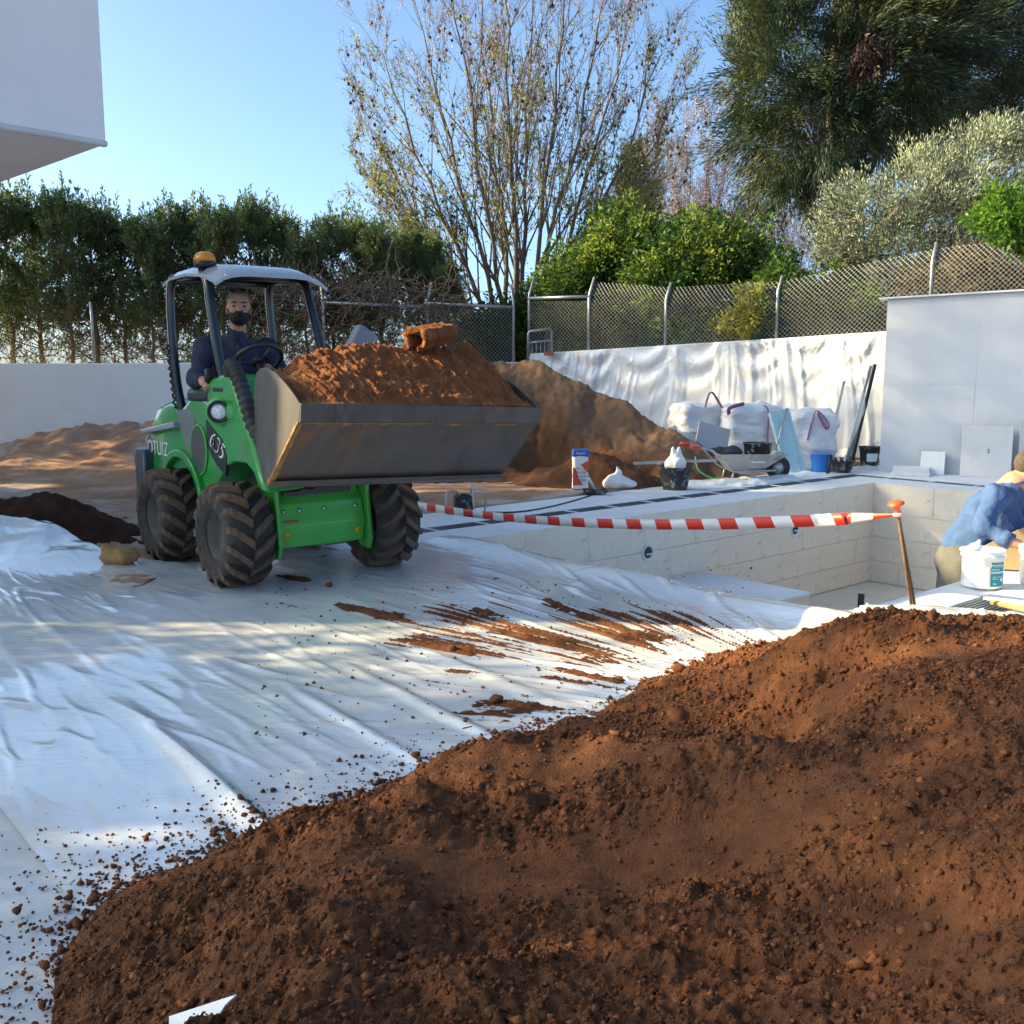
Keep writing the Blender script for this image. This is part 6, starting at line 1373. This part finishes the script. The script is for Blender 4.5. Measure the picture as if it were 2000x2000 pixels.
# metal profiles by the wall end
for k,(px,py,px2,py2,r,mt,lab) in enumerate(((1612,905,1648,745,.030,M_galv,'galvanised profile leaning leftmost of the bundle, with clear film caught on it'),(1655,909,1690,775,.045,M_grb,'short wide grey profile in the bundle at the wall end'),(1650,909,1700,715,.028,M_galv,'long bright aluminium profile in the bundle at the wall end'),(1662,910,1709,712,.030,M_black,'long black profile, frontmost of the bundle at the wall end'))):
    p0=at(px,py); p1=atY(px2,py2,p0.y+.42); m=MB(); m.tube([Vector((0,0,0)),p1-p0],r,4); o=m.build('metal_profile',mt,None,bevel=.003,seg=1); o.location=p0; tag(o,lab,'profile')
m=MB(); p0=at(1625,900); a=[atY(px,py,14.0) for px,py in ((1646,752),(1688,762),(1690,800),(1660,875),(1618,880))]; nrm=Vector((0,-.004,0)); m.add([v-p0 for v in a]+[v-p0+nrm for v in a],[(0,1,2,3,4),(9,8,7,6,5)]+[(i,(i+1)%5,5+(i+1)%5,5+i) for i in range(5)]); mcf=mat('clear_film',(.7,.73,.76),.15); mcf.node_tree.nodes['Principled BSDF'].inputs['Alpha'].default_value=.3; o=m.build('film_scrap',mcf); o.location=p0; tag(o,'clear plastic film snagged between the leaning profiles','film')
# buckets and tubs
q=at(1600,921); tub('bucket','bright blue plastic bucket beside the foam plank','bucket',Z(q),.135,.105,.24,M_blue,False); bkt=bpy.context.scene.objects[-1] if False else None
q=at(1645,923); t=tub('mortar_tub','low cement-crusted tub with tools in front of the profiles','tub',Z(q),.155,.10,.16,M_cement,True,M_concrete)
for dx in (-.05,.03): m=MB(); m.tube([(dx,0,.10),(dx*1.5+.02,.03,.22)],.014,6); m.build('tool_handle',M_concrete,t)
q=at(1616,925); m=MB(); m.tube([(0,0,0),(.05,.03,.24)],.022,6); o=m.build('brush',M_black); o.location=Z(q); tag(o,'black brush handle standing beside the blue bucket','brush')
q=at(1697,913); t=tub('bin','dark plastic bin with a white label, next to the pale wall','bin',Z(q),.14,.11,.29,M_cement,False)
m=MB(); m.tube([(-.12,0,.28),(-.13,-.02,.36),(-.02,-.05,.36),(.0,-.02,.29)],.010,6); m.build('handle',M_white,t)
lb=MB(); vs=[]
for k in range(7):
    a=R(-125)+R(70)*k/6; a-=t.rotation_euler.z
    for z in (.09,.20): r=.11+.03*z/.29+.0025; vs.append((r*math.cos(a),r*math.sin(a),z))
lb.add(vs,[(2*i,2*i+2,2*i+3,2*i+1) for i in range(6)]); lb.build('label',M_white,t)
q=at(1318,956); rb_=tub('rubber_bucket','black rubber builder bucket with a white bag stuffed in it','bucket',Z(q),.185,.135,.26,M_cement,True); rb_.rotation_euler=(0,0,.4)
bg_=sdf_obj('plastic_bag',[sd_ell((0,0,.30),(.12,.12,.11)),sd_caps((-.02,0,.36),(-.035,0,.50),.06,.018),sd_caps((.03,0,.36),(.035,0,.49),.06,.018)],.014,mat('white_bag_film',(.82,.82,.82),.45,trans=.15),None,.03,noise=lambda p:.016*noise3(p*np.array([2,2,.6]),12,4)); bg_.location=Z(q,-.02); tag(bg_,'white carrier bag with two ears sticking out of the rubber bucket','plastic bag')
p0=atY(1238,905,11.55); p1=atY(1400,899,11.75); m=MB(); m.tube([Vector((0,0,0)),p1-p0],.022,4); o=m.build('steel_bar',M_galv,bevel=.002,seg=1); o.location=p0; tag(o,'square steel bar resting across the rubber bucket','bar')
q=at(1240,960); m=MB(); a0=at(1282,950)-q; m.tube([a0,a0+Vector((0,0,.08)),a0+Vector((.06,.02,.09)),a0+Vector((.12,.03,.02))],.008,6); o=m.build('bent_rod',M_black); o.location=Z(q); tag(o,'thin bent black rod poking up beside the rubber bucket','rod')
# wheelbarrow
wq=at(1450,938); wb=thing('wheelbarrow','cement-stained steel wheelbarrow with red grips in front of the bulk bags','wheelbarrow',Z(wq),R(4))
M_wb=mat('stained_steel_tray',(.40,.39,.36),.6,.3,col2=(.55,.53,.50),scale=6,col3=(.22,.21,.19),scale3=5,mix3=(.55,.7))
def frus(m,c0,w0,d0,c1,w1,d1,th=.012):
    def rc(c,w,d): return [Vector(c)+Vector(v) for v in ((-w/2,-d/2,0),(w/2,-d/2,0),(w/2,d/2,0),(-w/2,d/2,0))]
    a,b=rc(c0,w0,d0),rc(c1,w1,d1); ai,bi=rc((c0[0],c0[1],c0[2]+th),w0-2*th,d0-2*th),rc(c1,w1-2*th,d1-2*th)
    m.add(a+b+ai+bi,[(0,3,2,1),(0,1,5,4),(1,2,6,5),(2,3,7,6),(3,0,4,7),(8,9,10,11),(8,12,13,9),(9,13,14,10),(10,14,15,11),(11,15,12,8),(4,5,13,12),(5,6,14,13),(6,7,15,14),(7,4,12,15)])
m=MB(); frus(m,(.02,0,.16),.42,.34,(.06,0,.34),.84,.56); m.build('tray',M_wb,wb,bevel=.006)
for s in(-1,1):
    m=MB(); m.tube(spl([(-.62,s*.27,.42),(-.45,s*.26,.38),(-.22,s*.2,.15),(.1,s*.14,.13),(.42,s*.03,.12)],5),.016,8); fr=m.build('frame_tube',M_galv,wb)
    m=MB(); m.tube([(-.72,s*.275,.435),(-.60,s*.27,.415)],.021,8); m.build('grip',M_red,fr)
    m=MB(); m.tube([(-.16,s*.19,.15),(-.20,s*.21,0),(-.10,s*.2,0)],.014,8); m.build('leg',M_galv,wb)
m=MB(); m.lathe([(.08,-.03),(.13,-.035),(.15,0),(.13,.035),(.08,.03)],24,Matrix.Translation((.44,0,.15))@Matrix.Rotation(R(90),4,'X'),closed=True); wh=m.build('wheel',M_rubber,wb)
m=MB(); m.lathe([(.0,-.02),(.085,-.022),(.085,.022),(0,.02)],18,Matrix.Translation((.44,0,.15))@Matrix.Rotation(R(90),4,'X')); m.build('rim',M_galv,wh)
m=MB(); m.box((.12,-.232,.27),(.16,.004,.085),M=Matrix.Rotation(R(24),3,'X')); m.build('paper_label',M_white,wb)
tb=tub('rubber_bucket','cement-splashed rubber bucket standing in the wheelbarrow','bucket',Z(wq,.20)+Vector((.17,0,0)),.17,.135,.26,M_cement,False)
cl=sdf_obj('dark_cloth',[sd_ell((0,0,.06),(.20,.16,.06)),sd_ell((.1,.02,.08),(.1,.1,.06)),sd_ell((-.14,-.05,.08),(.10,.08,.05))],.016,mat('dark_rag',(.03,.035,.035),.9),None,.03,noise=lambda p:.03*noise3(p,9,3)); cl.location=Z(wq,.28)+Vector((-.22,0,0)); tag(cl,'bundle of dark rags lying in the wheelbarrow','rags')
q=at(1432,938); hp2=spl([(-.45,.1,.28),(-.42,.0,.12),(-.25,-.1,.03),(.0,-.15,.02),(.2,-.1,.02)],8); m=MB(); m.tube(hp2,.012,8); o=m.build('garden_hose',mat('green_hose',(.02,.22,.10),.4)); o.location=Z(q); tag(o,'green hose curling from the wheelbarrow to the ground','hose')
# crumpled film and scraps along the deck
for k,(px,py,w,h) in enumerate(((1400,945,.5,.05),(1500,938,.45,.05),(1455,946,.3,.04),(1560,930,.3,.04),(1690,915,.35,.03))):
    q=at(px,py); o=sdf_obj('film_scrap',[sd_ell((0,0,0),(w,.16,h)),sd_ell((w*.4,.05,.01),(w*.4,.12,h))],.02,M_render if k%2 else MATS['white_bag_film'],None,.03,noise=lambda p:.03*noise3(p,8,k*3)); o.location=Z(q); tag(o,['flattened white film scrap left of the wheelbarrow leg','crumpled white film below the wheelbarrow wheel','small white film scrap in front of the wheelbarrow','thin white scrap at the foot of the foam plank','pale scrap at the foot of the dark bin'][k],'film scrap')
# mortar sack
q=at(1133,957); sk=sdf_obj('mortar_sack',[sd_box((0,0,.23),(.09,.055,.23),.03)],.011,M_white,None,.03,noise=lambda p:.010*noise3(p,9,31)); sk.location=Z(q); tag(sk,'upright white mortar sack with blue top and red flashes by the drain','sack')
m=MB(); m.box((0,0,.415),(.192,.124,.085)); sk_b=sdf_obj('blue_top',[sd_box((0,0,.42),(.095,.062,.045),.025)],.009,M_blue if False else mat('print_blue',(.02,.10,.42),.5),sk,.02,noise=lambda p:.008*noise3(p,11,37)); sdf_obj('blue_foot',[sd_box((0,0,.02),(.093,.060,.022),.015)],.009,MATS['print_blue'],sk,.02)
m=MB(); m.prism([(-.088,.06),(.03,.06),(-.02,.13),(-.05,.24),(-.088,.27)],-.072,-.066); m.build('red_flash',mat('print_red',(.62,.09,.05),.5),sk); m=MB(); m.prism([(.088,.20),(.088,.34),(.0,.29)],-.072,-.066); m.build('red_flash',MATS['print_red'],sk)
for k,(tx,sz) in enumerate((('MORTER',.040),('REVOCO',.038),('CAPA FINA',.030),('25 KG',.034))): t=text_mesh(tx,sz,M_black if k!=0 else MATS['print_red'],'print',sk,.0006); t.location=(.02,-.0735,.245-.042*k); t.rotation_euler=(R(90),0,0)
t=text_mesh('fixcer',.045,M_white,'print',sk,.0006); t.location=(0,-.0735,.42); t.rotation_euler=(R(90),0,0)
for o_ in sk.children:
    if o_.name.startswith('blue_foot'): m=MB(); m.prism([(-.088,.02),(.088,.02),(.088,.0605),(-.088,.0605)],-.0715,-.066); m.build('white_band',M_white,sk)
q=at(1205,955); cb=sdf_obj('crumpled_sack',[sd_ell((0,0,.07),(.16,.11,.08)),sd_caps((-.03,0,.10),(.02,0,.19),.09,.03),sd_caps((.02,0,.18),(.0,0,.25),.02,.014),sd_ell((.13,0,.05),(.09,.08,.05))],.012,MATS['white_bag_film'],None,.03,noise=lambda p:.02*noise3(p,11,41)); cb.location=Z(q); tag(cb,'crumpled half-empty white sack lying next to the mortar sack','sack')
q=at(1162,966); tr=thing('mixing_tray','cement-caked tray with a trowel in front of the mortar sack','tray',Z(q)); m=MB(); frus(m,(0,0,0),.20,.12,(0,0,.06),.28,.18); m.build('tray',M_cement,tr); m=MB(); m.tube([(0,0,.05),(-.07,.02,.19)],.014,8); m.build('trowel_handle',M_concrete,tr)
# cable reel, cable
q=at(905,1002); cr=thing('cable_reel','small reel of grey cable on a wire hoop stand at the deck edge','cable reel',Z(q),R(20))
m=MB(); 
for k in range(9): m.tube([(.085*math.cos(a),.085*math.sin(a),.03+.017*k) for a in np.linspace(0,2*math.pi,20,endpoint=False)],.009,6,closed=True)
tag(m.build('cable_turns',M_cement,cr),kind='stuff')
for dx in (-.17,.09): m=MB(); m.tube(spl([(dx,-.08,0),(dx-.02,-.06,.17),(dx+.05,.0,.22),(dx+.14,.03,.17),(dx+.14,.05,0)],5),.010,7); m.build('hoop',M_galv,cr)
m=MB(); m.tube([(.1,.05,.15),(.1,.05,.27)],.012,6); m.build('post',M_galv,cr)
cp=[at(px,py,.006) for px,py in ((900,1000),(960,1001),(1010,1000),(1060,993),(1110,981),(1150,969),(1160,964))]; m=MB(); m.tube(spl([c-cp[0] for c in cp],5),.009,6); o=m.build('cable',M_black); o.location=cp[0]; tag(o,'black cable running along the white deck from the reel','cable')
# rebar stake with cap, warning tape
sb=at(1787,1187); st_=atY(1753,1000,5.72); stake=thing('rebar_stake','rusty rebar stake with a red mushroom cap at the pool corner','stake',Z(sb)); dv=st_-sb
M_rust=mat('rusty_rebar',(.13,.06,.03),.85,.2,col2=(.21,.11,.055),scale=40,bump=.3)
m=MB(); m.tube([Vector((0,0,-.1)),dv],.0085,8); n_=46
for k in range(n_):
    c=dv*((k+.5)/n_); e=dv/n_*.22; m.tube([c-e,c+e],.0112,8)
m.build('rod',M_rust,stake)
Mq=Matrix.Translation(dv)@dv.to_track_quat('Z','Y').to_matrix().to_4x4(); m=MB(); m.lathe([(.0185,-.03),(.0175,.03),(.022,.035),(.046,.043),(.046,.052),(.030,.064),(.0,.068)],20,Mq); m.build('cap',mat('red_cap',(.85,.10,.03),.4),stake)
M_tred=mat('tape_red',(.72,.04,.025),.45,trans=.15); M_twh=mat('tape_white',(.82,.80,.78),.45,trans=.2)
te0=atY(815,987,9.55); te1=st_+Vector((-.01,-.01,-.015))
nt_=240; vs=[];mi=[]
for i in range(nt_+1):
    u=i/nt_; p=te0.lerp(te1,u); p.z-=.145*4*u*(1-u)*.75; tw=R(8)+R(20)*math.sin(u*7)*u; wv=.036*(1-.75*max(0,(u-.93)/.07)); a=Vector((0,-math.sin(tw)*.6,math.cos(tw))); 
    kk=math.sin(u*40)*.004*u; dl_=(te1-te0).normalized()*.05*u; vs+=[p+a*wv-te0+Vector((0,kk,0)),p-a*wv-te0+Vector((0,kk,0))+dl_*(1 if u<.93 else 0)]
m=MB(); L_=(te1-te0).length
for i in range(nt_):
    seg=int((i/nt_)*L_/.145); m.f.append([2*i,2*i+1,2*i+3,2*i+2]); m.m.append(seg%2); m.sm.append(True)
m.v=[tuple(v) for v in vs]; tp=m.build('warning_tape',[M_twh,M_tred]); tp.location=te0; s_=tp.modifiers.new('t','SOLIDIFY'); s_.thickness=.0012; tag(tp,'red and white striped warning tape sagging across the pool edge','warning tape')
m=MB(); kn=sdf_obj('tape_knot',[sd_ell((0,0,0),(.022,.02,.012)),sd_ell((.02,0,.003),(.016,.016,.01))],.005,M_twh,tp,.01); kn.location=te1-te0
# pails of epoxy
M_pail=mat('white_pail',(.82,.82,.81),.35,coat=.2); M_teal=mat('teal_print',(.0,.27,.31),.45); M_lgrey=mat('pale_print',(.62,.63,.66),.5)
def on_cyl(o,r,zc,ang):
    """wrap a flat mesh (x right, y up) round a cylinder"""
    n=len(o.data.vertices); co=np.zeros(n*3,dtype=np.float32); o.data.vertices.foreach_get('co',co); c=co.reshape(-1,3); a=ang+c[:,0]/r; rr_=r+c[:,2]
    o.data.vertices.foreach_set('co',np.stack([rr_*np.cos(a),rr_*np.sin(a),zc+c[:,1]],-1).astype(np.float32).ravel()); o.data.update(); return o
def patch(w,h,mat_,name,parent,r,zc,ang,n=12,lift=.001):
    m=MB(); vs=[]
    for i in range(n+1): vs+=[(-w/2+w*i/n,-h/2,lift),(-w/2+w*i/n,h/2,lift)]
    m.add(vs,[(2*i,2*i+2,2*i+3,2*i+1) for i in range(n)],0,True); return on_cyl(m.build(name,mat_,parent),r,zc,ang)
def pail(name,label,loc,tint,lid,rot):
    t=thing(name,label,'pail',loc,rot); r=.122
    m=MB(); m.lathe([(0,0),(r-.004,0),(r,.006),(r,.185),(r+.004,.187),(r+.010,.192),(r+.010,.202),(r+.004,.206),(r+.004,.228),(r+.008,.232),(r-.002,.232),(r-.006,.19),(r-.008,.01),(0,.01)],40,closed=True); m.build('body',M_pail,t)
    if lid: m=MB(); m.lathe([(r+.012,.205),(r+.013,.238),(r+.004,.244),(r-.012,.238),(0,.236)],40); m.build('lid',M_pail,t)
    a=R(-88)
    patch(.105,.150,tint,'label',t,r,.092,a+.36); patch(.10,.115,M_lgrey,'small_print',t,r,.085,a-.52)
    for k in range(7): patch(.088,.004,M_pail,'print_line',t,r,.045+.013*k,a-.52,8,.002)
    for tx,sz,z,dx in (('MORCEM',.026,.147,0),('EPOXI',.018,.122,-.02),('Mortero de juntas',.0085,.078,-.005),('y adhesivo',.0085,.066,-.018),('5 kg',.013,.035,-.025)):
        on_cyl(text_mesh(tx,sz,M_white,'print',t,.0008),r+.002,z,a+.36+dx/r)
    patch(.105,.012,M_lgrey,'label_band',t,r,.105,a+.36,12,.002); m=MB(); m.lathe([(.013,0),(.013,.0012),(0,.0012)],16); on_cyl(m.build('seal_mark',M_white,t),r+.001,.06,a+.36+.25)
    m=MB(); m.tube([(r*1.08*math.cos(b),r*1.08*math.sin(b),.20-.03*math.sin(b-a+1.57)*0) for b in np.linspace(a-1.7,a-.2,10)],.004,6); m.build('bail',M_pail,t)
    return t
q=at(1917,1144,.012); pail('pail','white epoxy pail with open crumpled rim on the slabs beside the pool',Z(q,.014),M_teal,False,0.0)
rg=sdf_obj('paper_rag',[sd_ell((0,0,0),(.05,.045,.03)),sd_caps((.0,0,.0),(.03,0,.05),.02,.008),sd_ell((-.05,0,-.01),(.04,.04,.02))],.007,M_white,None,.02,noise=lambda p:.01*noise3(p,22,3)); rg.location=Z(q,.250)+Vector((-.06,0,0)); tag(rg,'white paper rag lying in the open pail','rag')
q=at(2031,1140,.012); pail('pail','white epoxy pail with closed lid under the hand of the bending person',Z(q,.014),mat('blue_teal_print',(.0,.16,.30),.45),True,.15)
# cardboard box
cq=at(1975,1122,.012)+Vector((.02,.16,0)); cbx=thing('cardboard_box','tan cardboard sheet box on the slabs behind the pails','cardboard box',Z(cq,.014),R(-12)); M_card=mat('cardboard',(.52,.36,.20),.85,col2=(.46,.31,.17),scale=4)
m=MB(); m.prism([(-.22,.0),(.30,.0),(.42,.30),(.24,.36),(-.02,.22),(-.22,.10)],0,.008); m.build('front_panel',M_card,cbx); m=MB(); m.prism([(-.22,.0),(-.22,.10),(-.24,.12),(-.24,0)],.008,.3); m.build('side_panel',M_card,cbx); m=MB(); m.box((.03,.28,.08),(.5,.008,.16)); m.build('back_panel',M_card,cbx)
# wooden handle, black stub in the pool, tile stack and panels by the wall
p0=at(1937,1176,.03); p1=at(2060,1203,.035); m=MB(); m.tube([Vector((0,0,0)),(p1-p0)*.5,p1-p0],[.016,.018,.020],12); o=m.build('wooden_handle',mat('turned_wood',(.42,.24,.11),.6,col2=(.32,.17,.08),scale=12,stretch=(1,1,6))); o.location=p0; tag(o,'wooden tool handle lying over the drain grate','tool handle')
v=at(1681,1185,-PDEP); m=MB(); m.tube([(0,0,0),(0,0,.14)],.035,12); o=m.build('pipe_stub',M_black); o.location=(v.x,v.y,-PDEP); tag(o,'short black pipe stub rising from the pool floor','pipe')
def wallp(a,b=-.0,z=0): 
    q=RW0+rd*a; n=Vector((rd.y,-rd.x,0)); return Vector((q.x+n.x*b,q.y+n.y*b,z))
wr=math.atan2(rd.y,rd.x)
for k in range(5):
    m=MB(); m.box((0,0,0),(.46-.008*k,.34,.018)); o=m.build('stone_tile',M_white_stone,None,bevel=.002,seg=1); o.location=wallp(.42+.01*(k%2),.26,.012+.0195*k); o.rotation_euler=(0,0,wr+.03*(k%3)); tag(o,'white tile %s of the low stack against the pale wall'%('at the bottom','second from the bottom','in the middle','fourth from the bottom','on top')[k],'tile','tiles stacked against the pale wall')
lean('stone_tile','grey-faced tile leaning upright behind the low tile stack','tile',wallp(.66,.14,.0),.29,.30,.018,wr,R(-12),M_white_stone); lean('stone_tile','short grey tile leaning highest behind the low tile stack','tile',wallp(.62,.115,.0),.25,.31,.016,wr,R(-10),M_grb)
pb=lean('leaning_slab','pale upright panel marked with a 2, leaning on the wall','panel',wallp(1.28,.20,.0),.58,.64,.03,wr,R(-9),mat('pale_stone_panel',(.60,.58,.57),.7,col2=(.54,.52,.51),scale=6))
t=text_mesh('2',.07,M_black,'mark',pb,.001); t.location=(.02,-.0165,.33); t.rotation_euler=(R(90),0,0)
lean('leaning_slab','taller plain grey panel leaning on the wall beside the marked one','panel',wallp(1.95,.22,.0),.62,.72,.03,wr,R(-9),mat('grey_stone_panel',(.44,.43,.44),.7,col2=(.40,.39,.40),scale=5))
